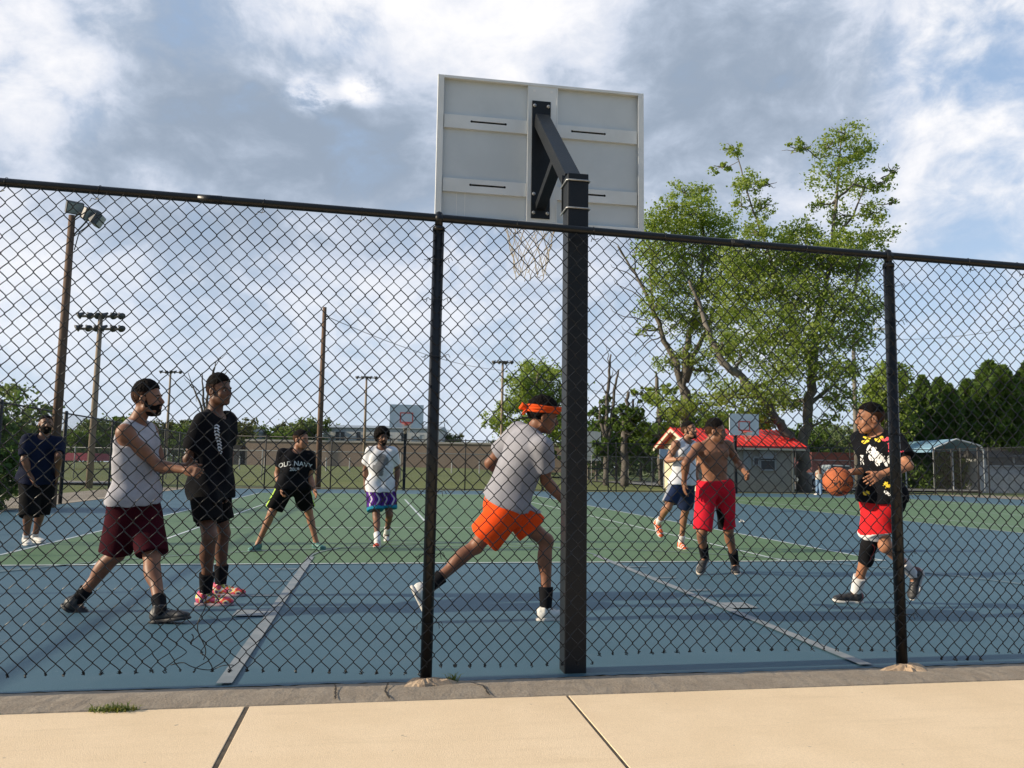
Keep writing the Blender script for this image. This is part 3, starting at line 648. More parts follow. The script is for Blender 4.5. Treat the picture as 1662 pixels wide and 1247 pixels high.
def red_roof_house():
    # gable end faces left into the sun, long side faces the courts
    V1 = 32.3
    fr = atv(1131, 797, V1); zr_e = atv(1131, 719, V1)[2]; xr = atv(1290, 797, V1)[0]; xl = fr[0]
    # back corner: along +y from the front-left corner until it meets the photo column of the back edge
    D = 1.
    for k in range(400):
        y = V1+k*.05; px = np.array((xl, y, 1.))-CAM; X = px@HR/(px@HF)*math.cos(PITCH)
        if 831+X*FOC < 1078: break
        D = y-V1
    D = min(D, 8.5)
    t = thing('red_roofed_house', 'small cream and grey park house with a bright red metal roof', 'building', (xl, V1, 0))
    ze = zr_e; zr = ze + D/2*.36+.05
    wallm = mat('house_wall_shaded', (.29, .28, .25), .9, (.33, .32, .285), 1.5); gm = mat('house_wall_sunlit', (.66, .60, .42), .8, (.6, .54, .38), 1.)  # front wall coloured as in shade, gable as in sun
    q = MB(); q.box(((xl+xr)/2, V1+D/2, (ze-.05)/2), ((xr-xl)/2, D/2, (ze-.05)/2+.02)); q.build('wall', wallm, t)
    q = MB(); g = xl-.012
    q.prism([(g, V1-.01, 0), (g, V1+D+.01, 0), (g, V1+D+.01, ze-.05), (g, V1+D/2, zr-.08), (g, V1-.01, ze-.05)], (-.03, 0, 0)); q.build('gable_wall', gm, t)
    red = mat('roof_red', (.60, .035, .030), .42, (.5, .03, .028), 2., spec=.5)
    oh, og = .45, .55; th = .05; k = (zr-ze)/(D/2)
    q = MB()
    for s in (-1, 1):
        y0 = V1+D/2; y1 = V1-oh if s < 0 else V1+D+oh; z1 = ze-oh*k
        q.prism([(xl-og, y0, zr), (xl-og, y1, z1), (xl-og, y1, z1-th), (xl-og, y0, zr-th)], (xr-xl+2*og, 0, 0))
        n = int((xr-xl+2*og)/.3)
        for i in range(n+1):
            x = xl-og+i*(xr-xl+2*og)/n; q.bar((x, y0, zr+.02), (x, y1, z1+.02), .03, .05, up=(0, k, 1))
    q.build('roof', red, t)
    q = MB()
    for s in (-1, 1):
        y0 = V1+D/2; y1 = V1-oh if s < 0 else V1+D+oh; z1 = ze-oh*k
        q.bar((xl-og-.01, y0, zr-th-.08), (xl-og-.01, y1, z1-th-.08), .04, .16, up=(0, k*s, 1))
    q.box(((xl+xr)/2, V1-oh+.02, ze-oh*k-.11), ((xr-xl)/2+og, .02, .055)); q.build('fascia', mat('fascia_cream', (.55, .50, .38), .7), t)
    R = np.eye(3); zc = lambda y: atv(1240, y, V1)[2]
    for (x0, x1, y0, y1, gmat) in ((1234, 1258, 747, 763, PANE), (1234, 1258, 731, 745, PANEL_), (1223, 1231, 743, 755, PANE)):
        a = atv(x0, y0, V1-.03); b = atv(x1, y1, V1-.03); win(t, (a+b)/2, abs(b[0]-a[0])/2-.03, abs(a[2]-b[2])/2-.03, R, mat('frame_pale', (.30, .32, .33), .6), gmat)
    a = atv(1206, 732, V1-.03); b = atv(1219, 763, V1-.03); q = MB(); q.box((a+b)/2, (abs(b[0]-a[0])/2, .03, abs(a[2]-b[2])/2)); q.build('door', mat('door_grey', (.27, .29, .30), .5), t)
    a = atv(1284.5, 731, V1); q = MB(); q.tube([(a[0], V1-.07, 0), (a[0], V1-.07, ze-.2)], .04, 8); q.build('downpipe', mat('fascia_cream', (1, 1, 1)), t)
    # sign board on posts in front of the gable
    s0 = atv(1070.5, 729, V1-1.5); s1 = atv(1085, 745, V1-1.5); t = thing('sign', 'small pale blue and white notice sign at the cream gable end', 'sign', ((s0[0]+s1[0])/2, V1-1.5, 0))
    c = (s0+s1)/2; q = MB(); q.box(c, (abs(s1[0]-s0[0])/2, .015, abs(s0[2]-s1[2])/2)); b_ = q.build('board', mat('sign_pale', (.42, .52, .62), .5), t)
    q = MB(); q.tube([(c[0], c[1]+.04, 0), (c[0], c[1]+.04, s0[2])], .03, 8); q.build('post', STEEL, t)
red_roof_house()
def simple_block(name, label, cat, x0, y0, x1, y1, Z, depth, m, roofm=None, rh=.3, base=None):
    a, b = at(x0, y0, Z), at(x1, y1, Z); c = (a+b)/2; zt, zb = a[2], (b[2] if base is None else base)
    w = abs((b-a)@HR)/2; R = np.array([HR, HF, UP]); t = thing(name, label, cat, (c[0], c[1], zb))
    q = MB(); q.box((c[0]+HF[0]*depth/2, c[1]+HF[1]*depth/2, (zt+zb)/2), (w, depth/2, (zt-zb)/2), R); q.build('wall', m, t)
    if roofm:
        P = lambda x, y, z: np.array((c[0], c[1], 0))+HR*x+HF*y+UP*z
        q = MB(); q.prism([P(-w-.2, -.3, zt), P(-w-.2, depth/2, zt+rh), P(-w-.2, depth+.3, zt)], HR*(2*w+.4)); q.build('roof', roofm, t)
    return t
simple_block('maroon_shed', 'low dark maroon shed behind the big tree trunk', 'shed', 1318, 734, 1392, 768, 62, 5, mat('maroon', (.085, .025, .025), .8, (.11, .035, .03), 2.), None)
simple_block('canopy', 'low raspberry pink canopy beyond the left court fence', 'canopy', 104, 735, 141, 748, 60, 4, mat('pink_roof', (.36, .05, .08), .7))
t = simple_block('grey_shed', 'grey blue metal shed glimpsed behind the dead trunks', 'shed', 952, 700, 975, 748, 66, 5, mat('shed_blue', (.25, .30, .34), .6, (.32, .36, .4), 3., stretch=(4, 4, .2)))
def carport():
    Z = 52; P = lambda x, y, z=Z: at(x, y, z)
    t = thing('carport', 'open carport with a pale blue arched metal roof by the dark evergreens', 'carport', at(1500, 780, Z)*np.array((1, 1, 0)))
    blue = mat('carport_blue', (.17, .31, .42), .5, (.22, .36, .46), 1.5); rim = mat('carport_rim', (.42, .45, .47), .5)
    # arched profile facing right-front, long side running back to the left
    prof = [(1515, 734), (1517, 727), (1526, 723), (1552, 712.5), (1580, 720), (1592, 724), (1596, 731)]
    F0 = [P(x, y) for x, y in prof]; off = P(1462, 716, Z+7)-P(1552, 712.5)
    off[2] = 0
    q = MB(); n = len(F0)
    q.add(np.array(F0+[f+off for f in F0]), [[i, i+1, n+i+1, n+i] for i in range(n-1)]); q.build('roof', blue, t)
    q = MB(); q.tube([f+(0, 0, -.02) for f in F0], .06, 6); q.build('rim', rim, t)
    for f in (F0[0], F0[0]+off*.5, F0[0]+off, F0[-1], F0[-1]+off*.5, F0[-1]+off):
        q = MB(); q.tube([(f[0], f[1], 0), f], .05, 6); q.build('post', rim, t)
carport()
# white house front, picket fence, parked truck seen through the right-hand fence
PW = mat('picket_white', (.42, .43, .43), .7, (.33, .34, .34), 4.)
def right_back():
    Z = 50
    a, b = at(1590, 742, Z+6), at(1720, 790, Z+6)
    t = thing('porch_house', 'white house front with dark porch windows below the evergreens', 'house', (a[0], a[1], 0)); R = np.array([HR, HF, UP]); c = (a+b)/2; w = (b-a)@HR/2
    q = MB(); q.box((c[0]+2*HF[0], c[1]+2*HF[1], a[2]/2), (w, 2, a[2]/2), R); q.build('wall', PW, t)
    for px in (1622, 1668): win(t, at(px, 749, Z+5.95), .95, .28, R, PW, PANE)
    q = MB(); P = lambda x, y, z: np.array((c[0], c[1], 0))+HR*x+HF*y+UP*z
    q.prism([P(-w-.3, -.5, a[2]), P(-w-.3, 2, a[2]+.8), P(-w-.3, 4.5, a[2])], HR*(2*w+.6)); q.build('roof', mat('roof_dark', (.05, .05, .05), .8), t)
    g0 = at(1592, 772, Z); t = thing('picket_fence', 'white picket fence standing before the white house front', 'fence', (g0[0], g0[1], 0))
    q = MB(); 
    for i in range(46): c = g0+HR*i*.14; q.box((c[0], c[1], .55), (.05, .012, .55), R)
    for z in (.25, .8): c = g0+HR*3.2; q.box((c[0]+.03*HF[0], c[1]+.03*HF[1], z), (3.3, .02, .05), R)
    q.build('pickets', PW, t)
    # parked pick-up between the tree and the carport
    c = at(1362, 752, 56); t = thing('parked_truck', 'pale blue pickup truck parked beyond the far fence behind the basketball', 'truck', (c[0], c[1], 0))
    P = lambda x, z: np.array((c[0], c[1], 0))+HR*x+UP*z
    tm = mat('truck_paint', (.36, .42, .44), .3)
    q = MB(); q.prism([P(x, z) for x, z in ((-2.5, .45), (2.6, .45), (2.65, .95), (2.3, 1.08), (1.25, 1.12), (.75, 1.62), (-.55, 1.66), (-.8, 1.1), (-2.55, 1.05))], HF*1.8); bevel(q.build('body', tm, t), .05)
    q = MB(); q.prism([P(x, z)-HF*.01 for x, z in ((1.08, 1.13), (.7, 1.55), (-.48, 1.58), (-.65, 1.13))], HF*.02); q.build('window', PANE, t)
    for x in (-1.65, 1.65):
        q = MB(); b_ = P(x, .36); q.tube([b_-HF*.02, b_+HF*.22], .36, 18); w_ = q.build('wheel', mat('tyre', (.02, .02, .02), .8), t)
        q = MB(); q.tube([b_-HF*.03, b_+HF*.02], .2, 14); q.build('rim', STEEL, w_)
    # white stakes on the field
    for k, (px, py) in enumerate(((388, 766), (429, 766), (529, 765), (567, 766), (733, 764), (778, 764))):
        b_ = at(px, py, 66); q = MB(); q.tube([(b_[0], b_[1], .6), (b_[0], b_[1], 1.75)], .05, 6)
        o = q.build('field_stake', PW); tag(o, 'thin white stake standing in the field before the tan building', 'stake', 'white stakes in the field')
right_back()
# ------------------------------------------------------------ trees
def leafmat(name, a, b, tr=.35): return mat(name, a, .55, b, 1.1, transl=tr, det=3, lo=.3, hi=.7, spec=.3)
LG = leafmat('leaf_spring', (.18, .255, .055), (.30, .36, .10), .5); LD = leafmat('leaf_mid', (.065, .12, .026), (.12, .18, .04), .4)
LC = leafmat('leaf_cypress', (.085, .145, .04), (.14, .21, .06), .4); LY = leafmat('leaf_far', (.11, .155, .065), (.16, .20, .095)); LO = leafmat('leaf_olive', (.10, .115, .06), (.14, .15, .085))
BARK = mat('bark', (.105, .092, .078), .95, (.18, .16, .135), 3., bump=1., bs=10, stretch=(1, 1, .3)); BARKD = mat('bark_grey', (.085, .075, .065), .95, (.14, .125, .11), 4.)
def leaves(centers, rad, n, size, seed, flat=.75):
    """n leaf quads around cluster centres; returns V,F"""
    r = np.random.default_rng(seed); k = r.integers(0, len(centers), n)
    c = centers[k] + r.standard_normal((n, 3))*rad[k][:, None]*np.array((1, 1, flat))
    nv = r.standard_normal((n, 3)); nv[:, 2] += .5; nv /= np.linalg.norm(nv, axis=1)[:, None]
    t = np.cross(nv, r.standard_normal((n, 3))); t /= np.linalg.norm(t, axis=1)[:, None]; b = np.cross(nv, t)
    s = size*r.uniform(.6, 1.35, n)[:, None]
    V = np.stack([c-t*s*.5, c+b*s*.42+nv*s*.1, c+t*s*.6, c-b*s*.42+nv*s*.1], 1).reshape(-1, 3)
    F = np.arange(n*4).reshape(n, 4); return V, F
def blobs_to_clusters(blobs, seed, per, jit=.16):
    """blobs: (centre, rx, rz, weight). sub-clumps spread unevenly through each blob"""
    r = np.random.default_rng(seed); C = []; Rd = []
    for (c, rx, rz, w) in blobs:
        n = max(3, int(per*w)); d = r.standard_normal((n, 3)); d /= np.linalg.norm(d, axis=1)[:, None]
        q = d*(r.uniform(.1, 1, n)**.45)[:, None]*np.array((rx, rx, rz)); C.append(np.asarray(c)+q); Rd.append(r.uniform(.5, 1.3, n)*jit*min(rx, rz))
    return np.concatenate(C), np.concatenate(Rd)
def limb(q, pts, r0, r1, seed=0, wob=.06, n=8, m=12):
    pts = np.array(pts, float); f = np.linspace(0, len(pts)-1, m); P = np.stack([np.interp(f, range(len(pts)), pts[:, k]) for k in range(3)], 1)
    L = np.linalg.norm(P[-1]-P[0]); w = np.random.default_rng(seed).standard_normal(P.shape)*wob*L/m*1.6; w[0] = 0
    q.tube(P+w, np.linspace(r0, r1, m)**1, n)
def pix_tree(name, label, Z, trunks, blobs, nleaf, lsize, lm, seed, bark=BARK, group=None, per=16, jit=.16, base=0., twigs=5, bare=()):
    S = Z/FOC; t0 = at(*trunks[0][0][:2], Z); t = thing(name, label, 'tree', (t0[0], t0[1], base), group)
    r = random.Random(seed); q = MB(); nodes = []
    for tk in trunks:
        P = [at(x, y, Z+(e[0] if e else 0)) for (x, y, rr, *e) in tk]; rr = [a[2]*S for a in tk]
        if tk is trunks[0] or tk[0][1] > 770: P[0][2] = base-.2
        m = 5*(len(P)-1)+1; f = np.linspace(0, len(P)-1, m); PP = np.stack([np.interp(f, range(len(P)), [p_[k] for p_ in P]) for k in range(3)], 1)
        R2 = np.interp(f, range(len(P)), rr); w = np.random.default_rng(seed+len(nodes)).standard_normal(PP.shape)*R2[:, None]*.25; w[0] = 0; PP = PP+w; R2 = R2*.82*(1+.08*np.sin(np.arange(m)*2.3))
        q.tube(PP, R2, 10); nodes += list(zip(PP, R2))
    B = []; rg = np.random.default_rng(seed)
    for (x, y, rx, ry, *w) in blobs:
        dz = rg.uniform(-1, 1)*min(rx*S*1.2, 2.5); c = at(x, y, Z+dz); B.append((c, rx*S, ry*S, (w[0] if w else 1)*(rx*ry)**.75/50))
    for i, (c, rx, rz, w) in enumerate(B):       # a bough into every clump, twigs through it
        cand = [(np.linalg.norm(c-p_)+1.2*max(0, p_[2]-c[2]), k) for k, (p_, _) in enumerate(nodes)]; k = min(cand)[1]; p0, r0 = nodes[k]
        mid = (p0+c)/2+np.array((0, 0, -.1*np.linalg.norm(c-p0))); rb = min(r0*.6, .10+.02*rx)
        limb(q, [p0, mid, c], rb, .03, seed+i, .12, 6, 8)
        for j in range(twigs):
            d = np.array([r.gauss(0, 1), r.gauss(0, 1), r.gauss(.3, 1)]); d /= np.linalg.norm(d); limb(q, [mid*.3+c*.7, c+d*np.array((rx, rx, rz))*.95], .035, .010, seed*7+i*9+j, .15, 4, 6)
    for tw in bare: limb(q, [at(x, y, Z) for x, y in tw], .05, .012, seed+len(tw), .1, 5, 8)
    q.build('trunk', bark, t, True)
    if nleaf:
        C, Rd = blobs_to_clusters(B, seed, per, jit); V, F = leaves(C, Rd, nleaf, lsize, seed)
        mesh_obj('crown', V, F, lm, t)
    return t
pix_tree('shade_tree', 'tallest leafy tree, thick trunk rising beside the red roofed house', 47,
  [[(1306, 792, 15), (1304, 740, 12.5), (1309, 690, 9.5), (1316, 620, 9), (1322, 540, 7), (1338, 470, 5, .5), (1350, 400, 4), (1360, 300, 2.5), (1364, 225, 1)],
   [(1300, 745, 9), (1272, 700, 9, -.5), (1246, 660, 8, -1), (1208, 618, 7.5, -1), (1172, 588, 7, -1), (1152, 545, 5.5, -.5), (1138, 500, 4), (1118, 455, 2.5)],
   [(1318, 600, 6), (1290, 540, 4.5, 1), (1275, 480, 3.5, 1), (1250, 420, 2.5), (1232, 370, 2), (1212, 310, 1.5), (1196, 250, 1)],
   [(1322, 560, 5), (1352, 520, 4, -1), (1388, 470, 3), (1400, 400, 1.5)],
   [(1352, 330, 3), (1385, 300, 2), (1420, 310, 1.3), (1440, 290, .8)],
   [(1345, 400, 3), (1385, 350, 2), (1405, 300, 1)],
   [(1312, 660, 5), (1352, 625, 3.5, 1), (1378, 640, 2.5, 1), (1392, 665, 1.5, 1)]],
  [(1372, 216, 30, 18, .5), (1340, 240, 30, 16, .4), (1395, 250, 28, 26, .55), (1295, 238, 26, 10, .35), (1345, 285, 30, 28, .55), (1390, 300, 26, 22, .5), (1428, 295, 26, 14, .35), (1418, 345, 24, 20, .5), (1445, 275, 16, 10, .3), (1330, 330, 20, 16, .35), (1452, 330, 14, 10, .2),
   (1425, 385, 28, 24, .6), (1370, 350, 26, 20, .45), (1375, 265, 20, 14, .4), (1362, 402, 45, 26, 1.1), (1300, 385, 40, 28, 1), (1320, 430, 50, 32, 1.3), (1270, 420, 38, 30, 1), (1385, 430, 38, 30, 1),
   (1190, 240, 18, 13, .5), (1172, 272, 20, 10, .4), (1212, 300, 28, 18, .6), (1238, 338, 24, 16, .5), (1247, 298, 16, 10, .3), (1228, 375, 30, 18, .7), (1200, 335, 16, 14, .4),
   (1205, 405, 34, 22, .7), (1190, 450, 34, 26, .8), (1222, 432, 34, 24, .8), (1175, 560, 30, 24, .6), (1240, 460, 45, 34, 1.1), (1300, 480, 48, 36, 1.2), (1370, 490, 42, 34, 1), (1200, 500, 42, 34, 1), (1255, 530, 48, 36, 1.1), (1320, 545, 46, 34, 1), (1385, 545, 36, 30, .8), (1412, 500, 22, 24, .5),
   (1205, 565, 40, 30, .9), (1275, 590, 50, 34, 1.1), (1345, 600, 40, 28, .8), (1235, 640, 45, 28, 1), (1180, 640, 34, 26, .7), (1365, 645, 30, 24, .6), (1285, 650, 36, 22, .7), (1390, 600, 24, 20, .4), (1225, 680, 34, 16, .7), (1340, 680, 20, 14, .3)],
  56000, .145, LG, 11, per=20, jit=.29, bare=[[(1300, 245), (1275, 235)], [(1430, 290), (1462, 272)], [(1425, 300), (1452, 290)]])
pix_tree('shade_tree', 'broad leafy tree left of the tallest one, its bare twigs reaching left', 53,
  [[(1113, 785, 11), (1112, 720, 10), (1114, 660, 9), (1110, 600, 8), (1118, 550, 6), (1128, 500, 4.5), (1140, 440, 3), (1142, 380, 2), (1130, 320, 1)],
   [(1110, 640, 7), (1098, 590, 6), (1075, 545, 5), (1058, 500, 4), (1040, 460, 3), (1018, 425, 2), (1002, 400, 1)],
   [(1114, 620, 6), (1130, 570, 5, 1), (1150, 530, 4, 1), (1165, 480, 3, 1), (1172, 430, 2)],
   [(1062, 510, 3), (1055, 450, 2.5), (1062, 400, 2), (1085, 350, 1)]],
  [(1105, 310, 26, 16, .5), (1138, 312, 22, 16, .6), (1085, 335, 24, 16, .6), (1128, 345, 36, 24, 1), (1160, 372, 38, 26, 1.1), (1100, 375, 42, 28, 1.2), (1062, 365, 28, 24, .9), (1060, 410, 34, 26, 1), (1120, 415, 46, 32, 1.2), (1178, 420, 40, 30, 1),
   (1085, 460, 42, 30, 1), (1145, 470, 44, 34, 1), (1060, 500, 30, 22, .6), (1105, 520, 40, 30, .9), (1165, 520, 36, 30, .8), (1045, 535, 20, 14, .3), (1120, 575, 36, 24, .6), (1085, 590, 26, 18, .4), (1150, 600, 30, 22, .5),
   (1070, 645, 30, 16, .5), (1100, 665, 34, 20, .7), (1140, 655, 34, 22, .7), (1165, 685, 36, 18, .8), (1085, 690, 26, 14, .5)],
  30000, .15, LG, 23, per=18, jit=.29, bare=[[(1058, 500), (1020, 470), (995, 455)], [(1040, 460), (1012, 440), (990, 430)], [(1018, 425), (1000, 395), (985, 385)], [(1050, 520), (1015, 515), (990, 500)], [(1060, 545), (1030, 545), (1008, 530)], [(1030, 440), (1030, 410), (1015, 385)], [(1075, 545), (1045, 560), (1030, 580)]])
pix_tree('shade_tree', 'round light green tree behind the man with the orange headband', 74,
  [[(868, 755, 6), (866, 700, 5), (870, 640, 3), (874, 600, 1.5)]],
  [(868, 603, 26, 20, 1), (842, 622, 24, 18, .8), (895, 615, 26, 22, 1), (865, 645, 34, 26, 1.3), (905, 655, 28, 26, 1), (835, 655, 26, 18, .8), (808, 672, 22, 14, .6), (825, 690, 28, 16, .7), (865, 690, 32, 20, .9), (905, 695, 28, 20, .9), (800, 690, 16, 8, .3), (925, 630, 20, 24, .7)],
  17000, .19, LG, 31, per=22, jit=.3)
pix_tree('shade_tree', 'smaller green tree just right of the street lamp pole', 58,
  [[(1440, 775, 6), (1438, 700, 5), (1440, 640, 3), (1442, 610, 1)]],
  [(1446, 605, 26, 20, 1), (1425, 630, 26, 20, 1), (1462, 625, 20, 20, .8), (1440, 660, 34, 24, 1.2), (1412, 665, 20, 18, .6), (1460, 690, 26, 24, 1), (1425, 705, 26, 20, .9)], 11000, .19, LG, 37, per=18, jit=.3)
pix_tree('pollarded_tree', 'cut off trunk with tufts of fresh leaves, right of the dead trunks', 56,
  [[(1072, 785, 5), (1071, 720, 5), (1070, 660, 4.5), (1066, 615, 3.5), (1065, 603, 1)]],
  [(1050, 635, 22, 10, .7), (1085, 632, 18, 10, .7), (1066, 645, 24, 10, .6), (1035, 640, 12, 7, .4), (1092, 690, 14, 22, .6), (1045, 700, 16, 18, .5)], 4200, .17, LG, 41, per=14)
pix_tree('ivy_clad_trunk', 'stubby trunk thickly wrapped in dark ivy behind the shirtless man\'s left', 54,
  [[(1014, 785, 8), (1013, 720, 7), (1017, 660, 4), (1019, 636, 3)], [(1013, 690, 4), (1026, 665, 3), (1028, 648, 2)]],
  [(1014, 700, 18, 22, 1.2), (1024, 672, 20, 18, 1.1), (1006, 668, 12, 14, .6), (1018, 735, 14, 20, .7), (1036, 662, 10, 12, .4), (1030, 700, 16, 20, .6)], 6500, .15, LD, 43, BARKD, per=14)
pix_tree('dead_tree', 'tall bare forked dead trunk just right of the near goal post', 55,
  [[(985, 785, 6), (984, 730, 5), (984, 680, 4), (988, 620, 3), (991, 575, 1.5)], [(987, 720, 4), (992, 680, 3.5), (1000, 620, 2.5), (1004, 600, 1.6)], [(982, 715, 4), (974, 680, 3), (973, 655, 1.5)]],
  [(988, 660, 16, 16, .5), (972, 680, 16, 20, .8), (998, 690, 12, 20, .5), (978, 730, 18, 20, .8)], 3800, .17, LD, 47, BARKD, per=12, bare=[[(990, 600), (984, 560)], [(984, 640), (976, 622)], [(990, 620), (996, 600)]])
pix_tree('dead_tree', 'bare grey fan shaped tree behind the tall man in black', 60,
  [[(330, 775, 5), (331, 720, 4.5), (333, 690, 4), (336, 650, 2.5), (346, 600, 1), (360, 578, .5)], [(333, 690, 3), (325, 655, 2), (312, 625, 1), (305, 605, .5)], [(333, 680, 3), (330, 640, 2), (328, 605, 1)], [(334, 670, 2.5), (345, 640, 1.5), (362, 610, .7)], [(334, 700, 2.5), (345, 665, 2), (352, 640, 1), (358, 620, .5)]],
  [(346, 625, 14, 18, .3), (318, 640, 12, 14, .3)], 0, .1, LD, 53, BARKD, bare=[[(345, 610), (350, 585), (372, 574)], [(312, 630), (298, 612)], [(360, 612), (372, 600)]])
# the row of dark evergreens on the right
def cypress_mesh(seed, h=1.):
    r = np.random.default_rng(seed); n = 15000; z = r.uniform(0, 1, n)**1.1; prof = .27*np.clip(1-z, 0, 1)**.8*(.75+.25*np.clip(z*6, 0, 1))
    a = r.uniform(0, 6.283, n); lob = 1+.20*np.sin(a*5+z*9+seed)+.13*np.sin(a*9-z*23)+.12*np.sin(z*41+a*2)
    rr = prof*lob*(1-.55*r.uniform(0, 1, n)**2)*(1+.22*(r.uniform(0, 1, n) > .93)); c = np.stack([rr*np.cos(a), rr*np.sin(a), z*.97], 1)
    d = np.stack([np.cos(a)*.8, np.sin(a)*.8, r.uniform(.35, 1.3, n)], 1)+.35*r.standard_normal((n, 3)); d /= np.linalg.norm(d, axis=1)[:, None]
    w = np.cross(d, r.standard_normal((n, 3))); w /= np.linalg.norm(w, axis=1)[:, None]; L = r.uniform(.014, .040, n)[:, None]; W = L*.30
    V = np.stack([c-w*W*.6-d*L*.2, c+w*W*.6-d*L*.2, c+w*W+d*L*.4, c+d*L, c-w*W+d*L*.4], 1).reshape(-1, 3); return V, np.arange(n*5).reshape(n, 5)
CY = []
for k in range(3):
    V, F = cypress_mesh(k+3); me = bpy.data.meshes.new('cypress_crown'); me.from_pydata(V.tolist(), [], F.tolist()); me.materials.append(LC); CY.append(me)
cyl = MB(); cyl.tube([(0, 0, -.02), (0, 0, .5), (0, 0, .97)], [.03, .02, .003], 7); CYT = bpy.data.meshes.new('cypress_trunk'); CYT.from_pydata(np.concatenate(cyl.V).tolist(), [], cyl.F); CYT.materials.append(BARK)
for k, (px, py, w, lab) in enumerate(((1478, 643, 1., 'leftmost cypress of the row, just right of the fence post'), (1496, 612, .9, 'pointed cypress rising above the left half of the carport roof'), (1523, 616, .95, 'blunt cypress in the dip above the carport ridge'), (1540, 625, .8, 'lowest cypress in the gap left of the big pair'), (1569, 618, 1., 'cypress leaning on the left flank of the big pair'),
      (1605, 589, 1.15, 'highest cypress of the row, its tip just below the clouds'), (1626, 596, 1.1, 'second highest cypress, to the right of the highest'), (1648, 626, .9, 'low cypress in the notch near the right edge'), (1668, 590, 1.1, 'tall dark cypress cut by the right edge of the picture'), (1586, 628, .9, 'dark cypress filling in before the highest one'), (1508, 640, 1., 'low cypress between the two pointed ones'), (1462, 668, .9, 'small cypress half hidden by the leafy tree'))):
    Z = 60+(k % 3)*2.2; tp = at(px, py, Z); t = thing('cypress_tree', 'dark green '+lab, 'tree', (tp[0], tp[1], 0), 'row of dark evergreens on the right')
    for me, nm in ((CY[k % 3], 'crown'), (CYT, 'trunk')):
        o = bpy.data.objects.new(nm, me); link(o, t)
    t.scale = (tp[2]*w*1.2, tp[2]*w*1.2, tp[2]*1.03); t.rotation_euler[2] = k*1.7
# big dark bush on the left behind the side fence
def bush(name, label, c, rx, rz, n, size, m, seed, cat='bush', per=60, group=None):
    t = thing(name, label, cat, (c[0], c[1], c[2]-rz), group); C, Rd = blobs_to_clusters([(c, rx, rz, 1), (c+np.array((rx*.4, 0, -rz*.4)), rx*.8, rz*.6, .7), (c+np.array((-rx*.4, 0, -rz*.5)), rx*.8, rz*.5, .7)], seed, per, .13)
    V, F = leaves(C, Rd, n, size, seed); mesh_obj('foliage', V, F, m, t)
    q = MB()
    for k in range(7): a = k*.9; limb(q, [(c[0], c[1], c[2]-rz), c+np.array((math.cos(a)*rx*.6, math.sin(a)*rx*.6, rz*.3))], .07, .015, seed+k)
    q.build('stem', BARK, t, True); return t
c = at(-42, 740, 18.5); c[2] = 1.45; bush('juniper_bush', 'big dark green juniper bush at the left edge of the picture', c, 1.05, 1.45, 15000, .10, LC, 61)
c = at(5, 668, 40); c[2] = 3.0; bush('leafy_bush', 'pale green leafy tree top above the juniper at the left edge', c, 2.2, 2.0, 5000, .2, LY, 62)
# hazy line of trees far behind
FT = []
for k in range(3):
    r = np.random.default_rng(k+90); B = [(np.array((r.uniform(-.3, .3), r.uniform(-.3, .3), r.uniform(.35, .82))), r.uniform(.2, .34), r.uniform(.14, .22), 1) for _ in range(9)]
    C, Rd = blobs_to_clusters(B, k+70, 14, .2); V, F = leaves(C, Rd, 5200, .045, k); q = MB(); q.tube([(0, 0, -.05), (0, 0, .4), (.02, 0, .7)], [.03, .022, .008], 6)
    for b in B: limb(q, [(0, 0, .35), b[0]], .015, .004, k, .1, 5, 5)
    me = bpy.data.meshes.new('far_trunk'); me.from_pydata(np.concatenate(q.V).tolist(), [], q.F); me.materials.append(BARK)
    ms = []
    for lm in (LY, LD, LO):
        m2 = bpy.data.meshes.new('far_crown'); m2.from_pydata(V.tolist(), [], F.tolist()); m2.materials.append(lm); ms.append(m2)
    FT.append((ms, me))
far = [(30, 668, 95), (62, 690, 100), (112, 696, 90), (128, 690, 105), (165, 680, 100), (190, 672, 110), (215, 690, 120), (252, 684, 105), (285, 683, 115), (310, 690, 100), (335, 694, 110), (378, 680, 105), (395, 690, 112), (428, 692, 130), (455, 688, 125), (484, 680, 128), (505, 680, 122), (440, 700, 110), (570, 684, 150), (730, 705, 140), (722, 712, 135), (775, 714, 150), (805, 716, 150), (300, 678, 125), (235, 695, 95), (148, 700, 85), (85, 700, 110),
       (955, 660, 80), (968, 690, 72), (1000, 680, 75), (1040, 670, 78), (1060, 690, 70), (1090, 660, 75), (1130, 650, 75), (1180, 670, 70), (1340, 690, 85), (1365, 680, 95), (1400, 690, 90), (1320, 700, 80), (1250, 680, 75), (1215, 665, 78), (1290, 690, 72)]
words = ['hazy', 'pale', 'olive', 'rounded', 'low', 'thin']
for k, (px, py, Z) in enumerate(far):
    tp = at(px, py, Z); z0 = .6 if px < 900 else 0.; h = tp[2]-z0; (ms, tr) = FT[k % 3]
    lm = 1 if (px > 900 or k % 4 == 1) else (0, 2)[k % 2]
    if px > 1300: lm = 0
    t = thing('background_tree', ('leafy tree in the far treeline behind the left court' if px < 900 else 'leafy tree filling in behind the red roofed house and big trees'), 'tree', (tp[0], tp[1], z0), 'far treeline on the left' if px < 900 else 'undergrowth trees behind the house')
    for me, nm in ((ms[lm], 'crown'), (tr, 'trunk')): link(bpy.data.objects.new(nm, me), t)
    ww = max(h, 5.5)*(1.0 if px < 900 else .9); t.scale = (ww, ww, h*1.05); t.rotation_euler[2] = k*2.1
